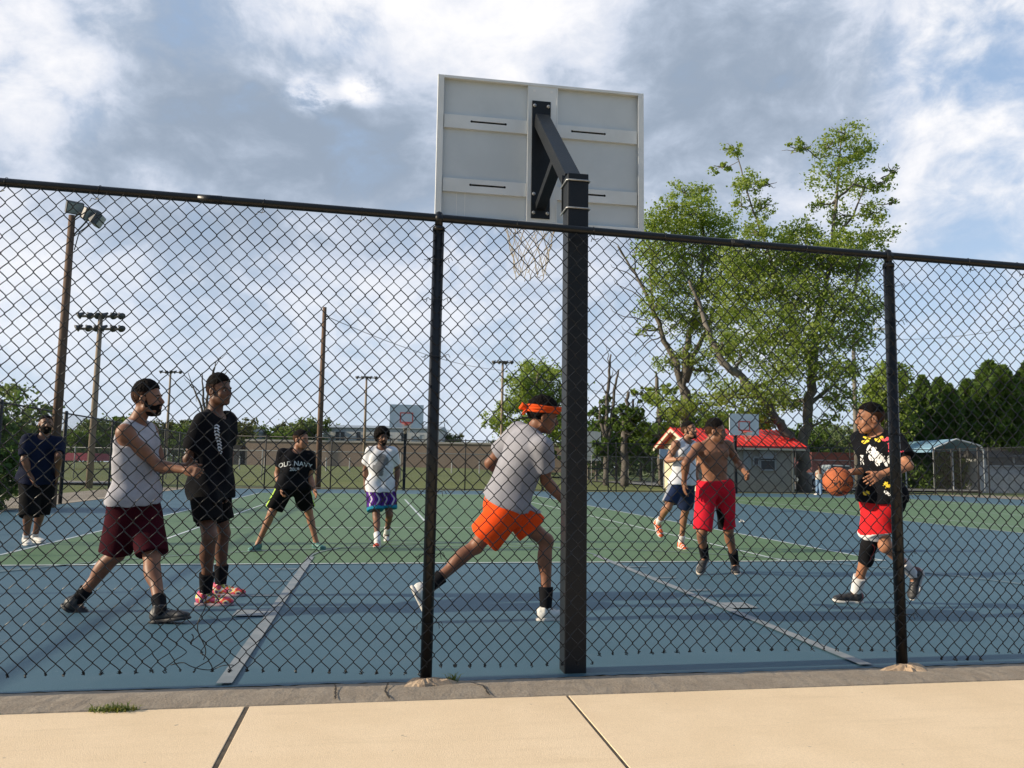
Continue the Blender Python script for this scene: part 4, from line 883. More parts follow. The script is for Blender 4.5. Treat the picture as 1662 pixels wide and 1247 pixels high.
r = np.random.default_rng(5); cs = np.concatenate([np.stack([np.linspace(-110, 26, 420)+r.standard_normal(420)*.6, 150+r.standard_normal(420)*3, 1.6+1.5*r.uniform(0, 1, 420)+.9*np.sin(np.arange(420)*.11)], 1),
    np.stack([np.linspace(22, 78, 260)+r.standard_normal(260)*.5, np.linspace(98, 74, 260)+r.standard_normal(260)*2, .8+2.2*r.uniform(0, 1, 260)], 1)])
V, F = leaves(cs, np.full(len(cs), .8), 30000, .55, 9); tag(mesh_obj('undergrowth', V, F, LY), 'low hazy band of far undergrowth along the horizon', 'undergrowth', kind='stuff')
# ------------------------------------------------------------ people: blended volumes turned into one surface
class Field:
    def __init__(s, lo, hi, h):
        s.h = h; s.lo = np.asarray(lo, float)-3*h; s.n = (np.ceil((np.asarray(hi)-s.lo)/h)+4).astype(int)
        s.f = np.full(s.n, .5, np.float32); s.ax = [s.lo[i]+np.arange(s.n[i])*h for i in range(3)]
    def sub(s, lo, hi, pad):
        a = np.clip(np.floor((np.asarray(lo)-pad-s.lo)/s.h).astype(int), 0, s.n); b = np.clip(np.ceil((np.asarray(hi)+pad-s.lo)/s.h).astype(int)+1, 0, s.n)
        sl = tuple(slice(int(a[i]), int(b[i])) for i in range(3))
        P = np.stack(np.meshgrid(*[s.ax[i][sl[i]] for i in range(3)], indexing='ij'), -1); return sl, P
    def add(s, prim, k=.02, op='u'):
        fn, lo, hi = prim; sl, P = s.sub(lo, hi, k+3.5*s.h)
        if P.size == 0: return
        d = fn(P).astype(np.float32); a = s.f[sl]
        if op == 'u': hh = np.clip(.5+.5*(a-d)/k, 0, 1); s.f[sl] = a+(d-a)*hh-k*hh*(1-hh)
        else: hh = np.clip(.5+.5*(a+d)/k, 0, 1); s.f[sl] = -d+(a+d)*hh+k*hh*(1-hh)      # carve
    def allP(s): return np.stack(np.meshgrid(*s.ax, indexing='ij'), -1)
    def mesh(s):
        f = s.f; n = f.shape; sg = f < 0
        c = [sg[i:n[0]-1+i, j:n[1]-1+j, k:n[2]-1+k] for i in (0, 1) for j in (0, 1) for k in (0, 1)]
        cnt = sum(x.astype(np.int8) for x in c); act = (cnt > 0) & (cnt < 8); idx = np.argwhere(act)
        if not len(idx): return np.zeros((0, 3)), np.zeros((0, 4), int)
        vid = np.full(act.shape, -1, np.int32); vid[act] = np.arange(len(idx))
        acc = np.zeros((len(idx), 3)); w = np.zeros(len(idx)); cr = [(i, j, k) for i in (0, 1) for j in (0, 1) for k in (0, 1)]
        for a in cr:
            for d in range(3):
                if a[d]: continue
                b = list(a); b[d] = 1
                fa = f[idx[:, 0]+a[0], idx[:, 1]+a[1], idx[:, 2]+a[2]]; fb = f[idx[:, 0]+b[0], idx[:, 1]+b[1], idx[:, 2]+b[2]]
                m = (fa < 0) != (fb < 0); t = np.where(m, fa/np.where(m, fa-fb, 1), 0)
                p = np.array(a, float)[None] + t[:, None]*(np.array(b)-np.array(a)); acc += p*m[:, None]; w += m
        V = s.lo + (idx+acc/w[:, None])*s.h; F = []
        for d in range(3):
            o = [x for x in range(3) if x != d]; sA = [slice(1, -1)]*3; sB = [slice(1, -1)]*3
            sA[d] = slice(0, n[d]-1); sB[d] = slice(1, n[d]); A = sg[tuple(sA)]; Bq = sg[tuple(sB)]
            e = np.argwhere(A != Bq); fl = A[tuple(e.T)]; e = e.copy(); e[:, o[0]] += 1; e[:, o[1]] += 1
            def cell(da, db):
                q = e.copy(); q[:, o[0]] -= da; q[:, o[1]] -= db; return vid[tuple(q.T)]
            q = np.stack([cell(1, 1), cell(0, 1), cell(0, 0), cell(1, 0)], 1)
            if d == 1: fl = ~fl
            q[~fl] = q[~fl][:, ::-1]; F.append(q)
        return V, np.concatenate(F)
def relax(V, F, it=2, lam=.5):
    for _ in range(it):
        S = np.zeros_like(V); c = np.zeros(len(V))
        for a, b in ((0, 1), (1, 2), (2, 3), (3, 0)):
            np.add.at(S, F[:, a], V[F[:, b]]); np.add.at(S, F[:, b], V[F[:, a]]); np.add.at(c, F[:, a], 1); np.add.at(c, F[:, b], 1)
        V = V+(S/c[:, None]-V)*lam
    return V
def cone(a, b, ra, rb, cut=None, flat=None):
    a = np.asarray(a, float); b = np.asarray(b, float); ab = b-a; L2 = max(ab@ab, 1e-9); rm = max(ra, rb)
    def fn(P):
        q = P-a; t = np.clip((q@ab)/L2, 0, 1); v = q-t[..., None]*ab
        if flat is not None:
            ax, sc_ = flat; ax = nrm(ax); v = v + (v@ax)[..., None]*ax*(1/sc_-1)
            d = np.linalg.norm(v, axis=-1)-(ra+(rb-ra)*t); d = d*min(1, sc_) if sc_ < 1 else d
        else: d = np.linalg.norm(v, axis=-1)-(ra+(rb-ra)*t)
        if cut is not None:
            for (c, n_) in cut: d = np.maximum(d, (P-np.asarray(c))@nrm(n_))
        return d
    if flat is not None: rm *= max(1, flat[1])
    return fn, np.minimum(a, b)-rm, np.maximum(a, b)+rm
def ell(c, r, R=None, cut=None):
    c = np.asarray(c, float); r = np.asarray(r, float); R = np.eye(3) if R is None else R
    def fn(P):
        q = (P-c)@R.T; k0 = np.linalg.norm(q/r, axis=-1); k1 = np.linalg.norm(q/(r*r), axis=-1)+1e-9; d = k0*(k0-1)/k1
        if cut is not None:
            for (c2, n_) in cut: d = np.maximum(d, (P-np.asarray(c2))@nrm(n_))
        return d
    m = float(max(r)); return fn, c-m, c+m
def rbox(c, h, rad, R):
    c = np.asarray(c, float); h = np.asarray(h, float)-rad; m = float(np.linalg.norm(h))+rad
    def fn(P):
        q = np.abs((P-c)@R.T)-h; return np.linalg.norm(np.maximum(q, 0), axis=-1)+np.minimum(q.max(-1), 0)-rad
    return fn, c-m, c+m
def folds(seed, amp, fr=18., ax=None):
    r = np.random.default_rng(seed); K = r.standard_normal((4, 3)); K /= np.linalg.norm(K, axis=1)[:, None]
    if ax is not None: K = K-(K@nrm(ax))[:, None]*nrm(ax)*.75
    def g(P):
        w = .6*np.sin(P@K[3]*fr*.45+1)
        a = np.sin(P@K[0]*fr+3*w)+.7*np.sin(P@K[1]*fr*1.7+2*w+1)+.16*np.sin(P@K[2]*fr*3.1+w); return amp*a/2
    return g
def fieldmesh(prims, h, post=None, it=1):
    lo = np.min([p[0][1] for p in prims if p[2] == 'u'], 0); hi = np.max([p[0][2] for p in prims if p[2] == 'u'], 0); f = Field(lo, hi, h)
    for pr, k, op in prims: f.add(pr, k, op)
    if post is not None: f.f = post(f.allP(), f.f)
    V, F = f.mesh(); return relax(V, F, it) if len(V) else V, F
SKIN = {}
def skin(name, c, c2): return mat('skin_'+name, (c[0]*1.14, c[1]*.95, c[2]*.82), .5, (c2[0]*1.05, c2[1]*.88, c2[2]*.76), 9., bump=.08, bs=160, spec=.35, det=4)
HAIR = mat('hair_black', (.005, .004, .004), .9, (.011, .009, .008), 120., bump=.6, bs=420, spec=.1)
EYEW = mat('eye_white', (.26, .22, .19), .4)
def cloth(name, c, c2=None, b=.25): return mat(name, c, .85, c2 or tuple(x*.82 for x in c), 7., bump=b, bs=330, sheen=.0, spec=.08)
def J(x, y, Z): return at(x, y, Z)
def solve(H, A, L1, L2, xy, bias):
    best = None; d = ray(*xy)
    zc = ((H-CAM)@FW+(A-CAM)@FW)/2
    for Z in np.linspace(zc-.5, zc+.5, 161):
        K = CAM+d*Z; e = (np.linalg.norm(K-H)-L1)**2+(np.linalg.norm(K-A)-L2)**2-.012*float((K-(H+A)/2)@bias)
        if best is None or e < best[0]: best = (e, K)
    return best[1]
def dirv(a, el=0.):      # 0 towards the camera, 90 to the right of the picture
    a = R_(a); h = HR*math.sin(a)-HF*math.cos(a); return nrm(h*math.cos(R_(el))+UP*math.sin(R_(el)))
def decal_strokes(bvh, c, r, u, n, strokes, w, mi, out, off=.0035):
    """thin printed strokes laid on the cloth"""
    for st in strokes:
        P = np.array(st, float); L = np.r_[0, np.cumsum(np.linalg.norm(np.diff(P, axis=0), axis=1))]; m = max(2, int(L[-1]/.008)+1); f = np.linspace(0, L[-1], m)
        P = np.stack([np.interp(f, L, P[:, k]) for k in range(2)], 1); T = np.gradient(P, axis=0); T /= np.linalg.norm(T, axis=1)[:, None]+1e-9; N = np.stack([-T[:, 1], T[:, 0]], 1)
        row = []
        for sgn in (-1, 1):
            rr = []
            for p in P+N*w*sgn*.5:
                o = c+r*p[0]+u*p[1]+n*.35; h = bvh.ray_cast(Vector(o), Vector(-n)); rr.append(None if h[0] is None else np.array(h[0])+np.array(n)*off)
            row.append(rr)
        for i in range(m-1):
            q = [row[0][i], row[0][i+1], row[1][i+1], row[1][i]]
            if all(x is not None for x in q): out.add(q, [[0, 1, 2, 3]], mi)
def decal_text(bvh, c, r, u, n, txt, size, mi, out, arch=0., shear=0., off=.0035, spacing=1.):
    cu = bpy.data.curves.new('t', 'FONT'); cu.body = txt; cu.size = size; cu.align_x = 'CENTER'; cu.align_y = 'CENTER'; cu.shear = shear; cu.offset = size*.012; cu.space_character = spacing; cu.resolution_u = 2
    o = bpy.data.objects.new('t', cu); sc.collection.objects.link(o); me = bpy.data.meshes.new_from_object(o.evaluated_get(bpy.context.evaluated_depsgraph_get()))
    import bmesh
    bm = bmesh.new(); bm.from_mesh(me); bmesh.ops.triangulate(bm, faces=bm.faces[:])
    for _ in range(1): bmesh.ops.subdivide_edges(bm, edges=bm.edges[:], cuts=1)
    bmesh.ops.triangulate(bm, faces=bm.faces[:])
    V = []
    for v in bm.verts:
        x, y = v.co.x, v.co.y-arch*v.co.x**2; q = c+r*x+u*y+n*.35; h = bvh.ray_cast(Vector(q), Vector(-n)); V.append(None if h[0] is None else np.array(h[0])+np.array(n)*off)
    for f in bm.faces:
        q = [V[v.index] for v in f.verts]
        if all(x is not None for x in q): out.add(q, [list(range(len(q)))], mi)
    bm.free(); bpy.data.objects.remove(o); bpy.data.curves.remove(cu); bpy.data.meshes.remove(me)
BRAND = []
def person(label, P):
    """P: pose and clothes; joints are photo pixels, depths in metres from the camera plane"""
    s = P['s']; bk = P.get('bulk', 1.); h = P.get('h', .0075)
    gz = [float((atz(P[k][0], P[k][1], .095*s)-CAM)@FW) for k in ('anR', 'anL') if P[k][2] == 'g']
    Z = (sum(gz)/len(gz) if len(gz) == 2 or P.get('zg') else P['Z'])+P.get('zoff', 0)
    pel = at(*P['pel'], Z+P.get('dpel', 0)); neck = at(*P['neck'], Z+P.get('dneck', 0))
    T = nrm(neck-pel); L = np.linalg.norm(neck-pel)
    Fp = dirv(P['face']); Fc = dirv(P.get('chest', P['face'])); Rc = nrm(np.cross(Fc, T)); Fc = nrm(np.cross(T, Rc)); Rp = nrm(np.cross(Fp, UP+T*.6)); 
    Fpp = nrm(np.cross(T, Rp)); RT = np.array([Rc, Fc, T]); RP = np.array([Rp, Fpp, nrm(np.cross(Rp, Fpp))])
    sh = P.get('shw', .165)*s*bk**.5; hw = .088*s; root = thing('person', label, 'person', (pel[0], pel[1], 0))
    top = pel+T*L*.90
    Sh = {'R': top+Rc*sh, 'L': top-Rc*sh}; Hp = {'R': pel+Rp*hw, 'L': pel-Rp*hw}
    for k_ in 'RL':
        if P.get('sh'+k_): Sh[k_] = Sh[k_]+np.array(P['sh'+k_])
    U1, U2, T1, T2 = .285*s, .255*s, .435*s, .42*s
    B = []; add = lambda pr, k=.02, op='u': B.append((pr, k, op))
    W = {}; E = {}; A = {}; K = {}; FT_ = {}
    for k_ in 'RL':
        w = P['wr'+k_]; W[k_] = at(w[0], w[1], Z+w[2]); e = P['el'+k_]
        E[k_] = at(e[0], e[1], Z+e[2]) if len(e) > 2 else solve(Sh[k_], W[k_], U1, U2, e, -Fc*.7+(Rc if k_ == 'R' else -Rc)*.6)
        a = P['an'+k_]; A[k_] = atz(a[0], a[1], a[3] if len(a) > 3 else .095*s) if a[2] == 'g' else at(a[0], a[1], Z+a[2])
        kn = P['kn'+k_]; K[k_] = at(kn[0], kn[1], Z+kn[2]) if len(kn) > 2 else solve(Hp[k_], A[k_], T1, T2, kn, Fp)
    if P.get('info'): print(label[:24], 'Z %.2f g %s' % (Z, np.round(gz, 2)), 'torso %.2f' % L, {k_: [round(float(np.linalg.norm(x)), 2) for x in (E[k_]-Sh[k_], W[k_]-E[k_], K[k_]-Hp[k_], A[k_]-K[k_])] for k_ in 'RL'}, 'exp', [round(x, 2) for x in (U1, U2, T1, T2)], 'ank', A['R'].round(2), A['L'].round(2), 'pel', pel.round(2))
    b = bk
    # torso
    add(ell(pel+T*.03*s, (.165*s*b**.6, .118*s*b, .135*s), RP), .03)
    add(ell(pel+T*L*.36+Fc*.01*b, (.138*s*b, .100*s*b, .17*s), RT), .05)
    if b > 1.12: add(ell(pel+T*L*.25+Fc*.075*s*b, (.12*s*b, .085*s*b, .12*s), RT), .06)
    add(ell(pel+T*L*.66, (.160*s*b**.7, .112*s*b**.8, .19*s), RT), .05)
    add(ell(pel+T*L*.80, (.165*s*b**.6, .088*s, .10*s), RT), .05)
    for sg in (-1, 1):
        add(cone(neck-Fc*.02*s-T*.01, top+Rc*sg*sh*.85+T*.012*s, .052*s, .045*s), .04)
        add(ell(pel+T*L*.74+Rc*sg*.075*s+Fc*.082*s*b**.7, (.075*s, .032*s, .058*s), RT), .025)
        add(ell(pel+T*L*.72+Rc*sg*.085*s-Fc*.075*s, (.07*s, .03*s, .10*s), RT), .03)
        add(ell(pel+T*.0+Rp*sg*.07*s-Fpp*.075*s*b, (.075*s, .07*s, .085*s), RP), .03)
    if P.get('bare'):
        for i in range(3):
            for sg in (-1, 1): add(ell(pel+T*L*(.30+.12*i)+Rc*sg*.032*s+Fc*.098*s*b, (.030*s, .012*s, .030*s), RT), .010)
        add(ell(pel+T*L*.275+Fc*.112*s, (.008, .02, .010), RT), .008, 'c')
        for sg in (-1, 1): add(cone(pel+T*L*.80+Rc*sg*.02*s+Fc*.10*s, pel+T*L*.83+Rc*sg*.14*s+Fc*.075*s, .011*s, .010*s), .015)
    # head
    hd = at(*P['head'], Z+P.get('dhead', P.get('dneck', 0))); Fh = dirv(P['hface'], P.get('htilt', 0)); Uh = nrm(T*.5+UP*1.+HR*P.get('hroll', 0)); RH = frame(Fh, Uh)
    hs = P.get('hs', s)*1.0; hp = lambda x, y, z: hd+(np.array((x, y, z))*hs)@RH
    hb = []; ha = lambda pr, k=.015, op='u': hb.append((pr, k, op))
    ha(ell(hp(0, -.014, .032), np.array((.077, .098, .088))*hs, RH)); ha(ell(hp(0, .032, -.040), np.array((.060, .062, .074))*hs, RH), .03)
    ha(ell(hp(0, .066, -.096), np.array((.026, .020, .018))*hs, RH), .02); ha(ell(hp(0, .074, .022), np.array((.050, .016, .013))*hs, RH), .02)
    for sg in (-1, 1):
        ha(ell(hp(sg*.040, .062, -.030), np.array((.020, .018, .018))*hs, RH), .02); ha(cone(hp(sg*.052, .0, -.065), hp(sg*.030, .055, -.088), .020*hs, .018*hs), .02)
        ha(ell(hp(sg*.030, .098, .003), np.array((.017, .016, .010))*hs, RH), .010, 'c'); ha(ell(hp(sg*.080, -.006, -.008), np.array((.011, .022, .032))*hs, frame(RH[1], RH[2])), .006)
        ha(ell(hp(sg*.087, .002, -.006), np.array((.006, .010, .018))*hs, RH), .005, 'c')
    ha(cone(hp(0, .086, .012), hp(0, .106, -.024), .009*hs, .014*hs), .010); ha(ell(hp(0, .100, -.030), np.array((.019, .011, .009))*hs, RH), .008)
    ha(ell(hp(0, .090, -.055), np.array((.024, .012, .0065))*hs, RH), .005); ha(ell(hp(0, .088, -.069), np.array((.022, .012, .0075))*hs, RH), .005)
    ha(cone(hp(0, -.022, -.05), neck-Fc*.01*s-T*.01, .052*hs, .060*s), .025)
    B += hb
    hands = []
    for k_ in 'RL':
        sg = 1 if k_ == 'R' else -1; a_, e_, w_ = Sh[k_], E[k_], W[k_]; b5 = b**.5
        add(ell(a_+(e_-a_)*.06+T*.0, np.array((.062, .060, .066))*s*b5), .035); add(cone(a_, e_, .050*s*b5, .039*s*b5), .03)
        ua = nrm(e_-a_); fa = nrm(w_-e_); bd = nrm(np.cross(np.cross(ua, fa)+1e-6, ua)) if np.linalg.norm(np.cross(ua, fa)) > .1 else Fc
        add(ell(a_+(e_-a_)*.55+bd*.012*s, np.array((.040, .085, .040))*s*b5, frame(ua, bd)), .02); add(ell(a_+(e_-a_)*.5-bd*.014*s, np.array((.038, .095, .036))*s*b5, frame(ua, bd)), .02)
        add(cone(e_, w_, .040*s*b5, .0265*s), .02); add(ell(e_+(w_-e_)*.27, np.array((.043, .085, .040))*s*b5, frame(fa, bd)), .02)
        # hand
        hdv = nrm(dirv(*P['hd'+k_])) if P.get('hd'+k_) else fa
        inward = P.get('pn'+k_); pn = nrm(HR*inward[0]+UP*inward[1]-HF*inward[2]) if inward else nrm(-Rc*sg+Fc*.2)
        HRm = frame(hdv, pn); across = HRm[0]; curl = P.get('cu'+k_, .35); hs_ = s*.97
        pc = w_+hdv*.048*hs_; add(cone(w_, w_+hdv*.03, .026*s, .027*s), .012)
        add(rbox(pc, (.040*hs_, .046*hs_, .0135*hs_), .012*hs_, HRm), .012)
        fl = (.072, .082, .076, .060)
        thumb_s = 1 if k_ == 'R' else -1; thumb_s *= P.get('ts'+k_, 1)
        for i in range(4):
            q = w_+hdv*(.088-.004*abs(i-1.3))*hs_+across*thumb_s*(.030-.0205*i)*hs_; dcur = hdv+across*thumb_s*(.12-.09*i); c_ = curl*(1+.15*i); l_ = fl[i]*hs_
            for j, (ff, r0, r1) in enumerate(((.45, .0098, .0088), (.30, .0088, .0080), (.25, .0080, .0070))):
                d_ = nrm(nrm(dcur)*math.cos(c_*(j+.6))+HRm[2]*math.sin(c_*(j+.6))); q2 = q+d_*l_*ff; add(cone(q, q2, r0*hs_, r1*hs_), .004); q = q2
        q = w_+hdv*.028*hs_+across*thumb_s*.030*hs_; d_ = nrm(hdv*.75+across*thumb_s*.65+HRm[2]*.35)
        add(cone(w_+hdv*.02*hs_+across*thumb_s*.015*hs_, q+d_*.02, .016*hs_, .014*hs_), .01); add(cone(q+d_*.018, q+d_*.045*hs_, .0125*hs_, .0105*hs_), .005)
        d2 = nrm(d_*.8+hdv*.5+HRm[2]*.3*curl); add(cone(q+d_*.045*hs_, q+d_*.045*hs_+d2*.028*hs_, .0105*hs_, .0085*hs_), .004)
        # leg
        hh_, kk, aa = Hp[k_], K[k_], A[k_]; th = nrm(kk-hh_); sk = nrm(aa-kk); fr_ = P.get('ft'+k_); Ff = dirv(fr_[0], fr_[1])
        bb = nrm(Fp-sk*(Fp@sk)); tr = b**.6*P.get('leg', 1.)
        add(cone(hh_, kk, .085*s*tr, .056*s*tr), .04); add(ell(hh_+(kk-hh_)*.35+bb*.012, np.array((.083, .18, .088))*s*tr, frame(th, bb)), .03)
        add(ell(kk+bb*.010*s, np.array((.050, .050, .056))*s*tr), .02); add(cone(kk, aa, .052*s*tr, .034*s), .02)
        add(ell(kk+(aa-kk)*.28-bb*.020*s, np.array((.050, .115, .048))*s*tr, frame(sk, bb)), .025); add(ell(aa, np.array((.036, .040, .036))*s), .02)
        Uf = nrm(-sk*.35+UP) if fr_[1] > -25 else -sk; Rf = frame(Ff, Uf); FT_[k_] = (aa, Rf); fo = lambda x, y, z, aa=aa, Rf=Rf: aa+(np.array((x, y, z))*s)@Rf
        add(cone(fo(0, -.01, -.03), fo(0, .10, -.055), .036*s, .026*s), .02)
    V, F = fieldmesh(B, h, None, 1)
    sk_ = P['skin']; mesh_obj('body', V, F.tolist(), sk_, root, True)
    # eyes
    for sg in (-1, 1):
        q = MB(); c = hp(sg*.030, .0775, .002); r_ = .0115*hs
        for (rr, mi, c2, e_) in ((r_, 0, c, 1), (r_*.66, 1, c+RH[1]*r_*.50, 1)):
            la = np.linspace(-1.5, 1.5, 6); P_ = [c2+RH[2]*math.sin(t_)*rr for t_ in la]; q.tube(P_, np.abs(np.cos(la))*rr, 10, mi)
        q.build('eye', [EYEW, HAIR], root, True)
    q = MB()
    for sg in (-1, 1): q.tube([hp(sg*.048, .078, .020), hp(sg*.032, .090, .026), hp(sg*.014, .091, .022)], [.002, .0038, .0036], 5)
    e_ = q
    for pi_, sg in enumerate((-1, 1)):
        q = MB(); q.tube([hp(sg*.050, .076, .019), hp(sg*.032, .0895, .0255), hp(sg*.014, .091, .021)], [.002*hs, .0042*hs, .004*hs], 5); q.build('eyebrow', HAIR, root, True)
    # hair
    hr = P.get('hair', 'short'); th_ = {'short': .009, 'afro': .05, 'flat': .026, 'curly': .022, 'buzz': .005}[hr]
    cutn = (hp(0, .070, .080), -np.array((0, -.60, .80))@RH)
    if hr in ('afro',): cutn = (hp(0, .088, .066), -np.array((0, -.66, .75))@RH)
    HB = [(ell(hp(0, -.014-th_*.15, .034+th_*.30), (np.array((.079, .100, .090))*hs+np.array((th_*.8, th_*.8, th_))), RH, [cutn]), .01, 'u')]
    if hr == 'flat': HB = [(ell(hp(0, -.012, .050), np.array((.080, .100, .100))*hs, RH, [cutn]), .01, 'u')]
    if hr == 'short' or hr == 'flat' or hr == 'curly': HB += [(ell(hp(0, -.014, .032), np.array((.077, .098, .088))*hs+.004, RH, [(hp(0, .022, 0), RH[1]+RH[2]*.25), (hp(0, 0, -.048), -RH[2]-RH[1]*.2)]), .006, 'u')]
    for sg in (-1, 1): HB.append((ell(hp(sg*.082, -.004, -.010), np.array((.016, .026, .032))*hs, RH), .004, 'c'))
    am = {'short': .003, 'afro': .009, 'flat': .005, 'curly': .006, 'buzz': .001}[hr]
    def hpost(Pp, f): return f+am*(np.sin(Pp[..., 0]*260+np.sin(Pp[..., 2]*180))*np.sin(Pp[..., 1]*240+1)*np.sin(Pp[..., 2]*230)+.6*np.sin(Pp[..., 0]*95+Pp[..., 2]*60)*np.sin(Pp[..., 1]*88))
    V, F = fieldmesh(HB, h*.75, hpost, 1); cz = V[F].mean(1)-hd; lz = cz@RH[2]/hs; ly = cz@RH[1]/hs
    fade = P.get('fade') or mat('fade_'+label[:12].replace(' ', '_'), tuple(x*.15 for x in P['skin'].node_tree.nodes['Mix'].inputs[6].default_value[:3]), .8, spec=.1)
    mesh_obj('hair', V, F.tolist(), [P.get('hairm', HAIR), P.get('hairm') or fade], root, True, ((lz < .050+.12*ly*0) & (hr not in ('afro', 'curly'))).astype(int))
    if P.get('beard'):
        bt = P['beard']; HB = [(ell(hp(0, .030, -.050), np.array((.0585, .0605, .0715))*hs+bt, RH, [(hp(0, .02, -.045), RH[2]*1.-RH[1]*.10), (hp(0, .0, 0), -RH[1])]), .01, 'u'), (ell(hp(0, .068, -.100), np.array((.027, .021, .019))*hs+bt, RH), .015, 'u'),
            (ell(hp(0, .094, -.0455), np.array((.028, .010, .005))*hs, RH), .004, 'u'), (ell(hp(0, .105, -.062), np.array((.016, .012, .008))*hs, RH), .004, 'c')]
        for sg in (-1, 1): HB.append((ell(hp(sg*.062, .012, -.035), np.array((.010, .014, .035))*hs, RH), .008, 'u'))
        V, F = fieldmesh(HB, h*.75, None, 1); mesh_obj('beard', V, F.tolist(), HAIR, root, True)
    SHP = []
    # shorts
    if P.get('short'):
        tp = P['short']; lo_ = tp.get('loose', .03); C_ = []; add = lambda pr, k=.04, op='u': C_.append((pr, k, op))
        add(ell(pel+T*.03*s, np.array((.172*s*b**.6, .126*s*b, .15*s))+lo_*.35, RP))
        if b > 1.12: add(ell(pel+T*L*.2+Fc*.065*s*b, np.array((.12*s*b, .085*s*b, .12*s))+.015, RT), .06)
        hr_ = tp.get('hr', .118)*s; ends = {}
        for k_ in 'RL':
            a_, e_ = Hp[k_], K[k_]; ln = tp.get('len', .9); ln = ln[0 if k_ == 'R' else 1] if hasattr(ln, '__len__') else ln; u_ = nrm(e_-a_); l_ = ln*np.linalg.norm(e_-a_); en = a_+u_*l_; dn = nrm(u_-UP*tp.get('hang', .5)); en2 = en-UP*tp.get('drop', .0)*s; ends[k_] = (en2, dn, u_)
            add(cone(a_+T*.02, en2, .108*s*tr+lo_*.5, hr_, [(en2, dn)], None), .05)
            add(ell(a_-Fpp*.045*s*b-UP*.02*s, np.array((.095, .085, .10))*s, RP), .05)
        wz = pel+T*tp.get('waist', .03)*s; fo_ = folds(tp.get('seed', 3), tp.get('amp', .012)*1.35, tp.get('fr', 18.), K['R']-Hp['R'] if not tp.get('fax') else tp['fax'])
        def spost(Pp, f):
            w = smooth(((wz-Pp)@T)/(.16*s)); f = f+fo_(Pp)*w; return np.maximum(f, (Pp-wz)@T)
        SHP = [((lambda P_, fn=pr[0]: fn(P_)-.010, pr[1]-.010, pr[2]+.010), max(k_2, .05), op) for (pr, k_2, op) in C_]
        V, F = fieldmesh(C_, h, spost, 2); fm = None
        if tp.get('facemat'): fm = tp['facemat'](V[F].mean(1), dict(pel=pel, T=T, R=Rp, F=Fpp, s=s, Hp=Hp, K=K, ends=ends, wz=wz))
        q = MB(); q.add(V, F.tolist(), 0)
        if tp.get('deco'):
            bvh = BVHTree.FromPolygons([Vector(v) for v in V.tolist()], F.tolist()); tp['deco'](bvh, q, dict(pel=pel, K=K, Hp=Hp, s=s, R=Rp, F=Fpp))
        allm = np.array(q.M)
        if fm is not None: allm[:len(F)] = fm
        mesh_obj('shorts', np.concatenate(q.V), q.F, tp['m'], root, True, allm)
    # shirt
    if P.get('top'):
        tp = P['top']; lo_ = tp.get('loose', .02); hem = tp.get('hem', -.06)*s; C_ = []; hemc = pel+T*hem; hn = -T+np.array(tp.get('htilt', (0, 0, 0)))
        add = lambda pr, k=.03, op='u': C_.append((pr, k, op)); e3 = lo_
        add(ell(pel+T*L*.80, np.array((.168*s*b**.6, .092*s, .105*s))+e3, RT)); add(ell(pel+T*L*.66, np.array((.163*s*b**.7, .116*s*b**.8, .19*s))+e3, RT), .05)
        add(ell(pel+T*L*.36+Fc*.01*b, np.array((.145*s*b, .108*s*b, .19*s))+e3, RT), .06)
        if b > 1.12: add(ell(pel+T*L*.25+Fc*.075*s*b, np.array((.12*s*b, .085*s*b, .13*s))+e3, RT), .06)
        add(cone(pel+T*L*.45, pel+T*(hem-.03), (.122*s*b+e3), (.132*s*b+e3*1.35), None, (nrm(Rc+Rp), 1.24)), .05)
        for sg in (-1, 1):
            add(cone(neck-Fc*.02*s-T*.015, top+Rc*sg*sh*.85+T*.014*s, .056*s+e3*.3, .050*s+e3*.4), .04); add(ell(pel+T*L*.74+Rc*sg*.075*s+Fc*.084*s*b**.7, np.array((.075*s, .032*s, .058*s))+e3*.6, RT), .03)
        C_ += SHP
        if tp.get('sleeve'):
            for k_ in 'RL':
                a_, e_ = Sh[k_], E[k_]; u_ = nrm(e_-a_); l_ = tp['sleeve']*np.linalg.norm(e_-a_); rr = tp.get('sr', .078)*s
                add(cone(a_-u_*.01, a_+u_*l_, .066*s+e3*.5, rr, [(a_+u_*l_, u_)], None), .035)
        else:
            for k_ in 'RL': add(ell(Sh[k_]+(Rc if k_ == 'R' else -Rc)*.045*s-T*.01*s, np.array((.088, .12, .105))*s, RT), .01, 'c')
        add(ell(neck+T*.025*s+Fc*(.035)*s, np.array((.074, .080, .060 if not tp.get('deep') else .095))*s, RT), .008, 'c')
        fo_ = folds(tp.get('seed', 1), tp.get('amp', .006)*1.5, tp.get('fr', 19.), tp.get('fax', None))
        def spost(Pp, f):
            w = smooth(1-((Pp-(pel+T*L*.72))@T)/(.35*L)); f = f+fo_(Pp)*(.35+.65*w); f = np.maximum(f, (Pp-hemc)@nrm(hn)+.004*np.sin(Pp[..., 0]*40+Pp[..., 1]*33))
            return f
        V, F = fieldmesh(C_, h, spost, 2)
        q = MB(); q.add(V, F.tolist(), 0); bvh = BVHTree.FromPolygons([Vector(v) for v in V.tolist()], F.tolist()); nf = len(F)
        if tp.get('deco'): tp['deco'](bvh, q, dict(pel=pel, T=T, R=Rc, F=Fc, L=L, s=s, RT=RT))
        fm = np.array(q.M)
        if tp.get('facemat'):
            cen = V[F].mean(1); fm[:nf] = tp['facemat'](cen, dict(pel=pel, T=T, R=Rc, F=Fc, L=L, s=s, Sh=Sh))
        o = mesh_obj(tp.get('name', 'shirt'), np.concatenate(q.V), q.F, tp['m'], root, True, fm); BRAND.append(o)
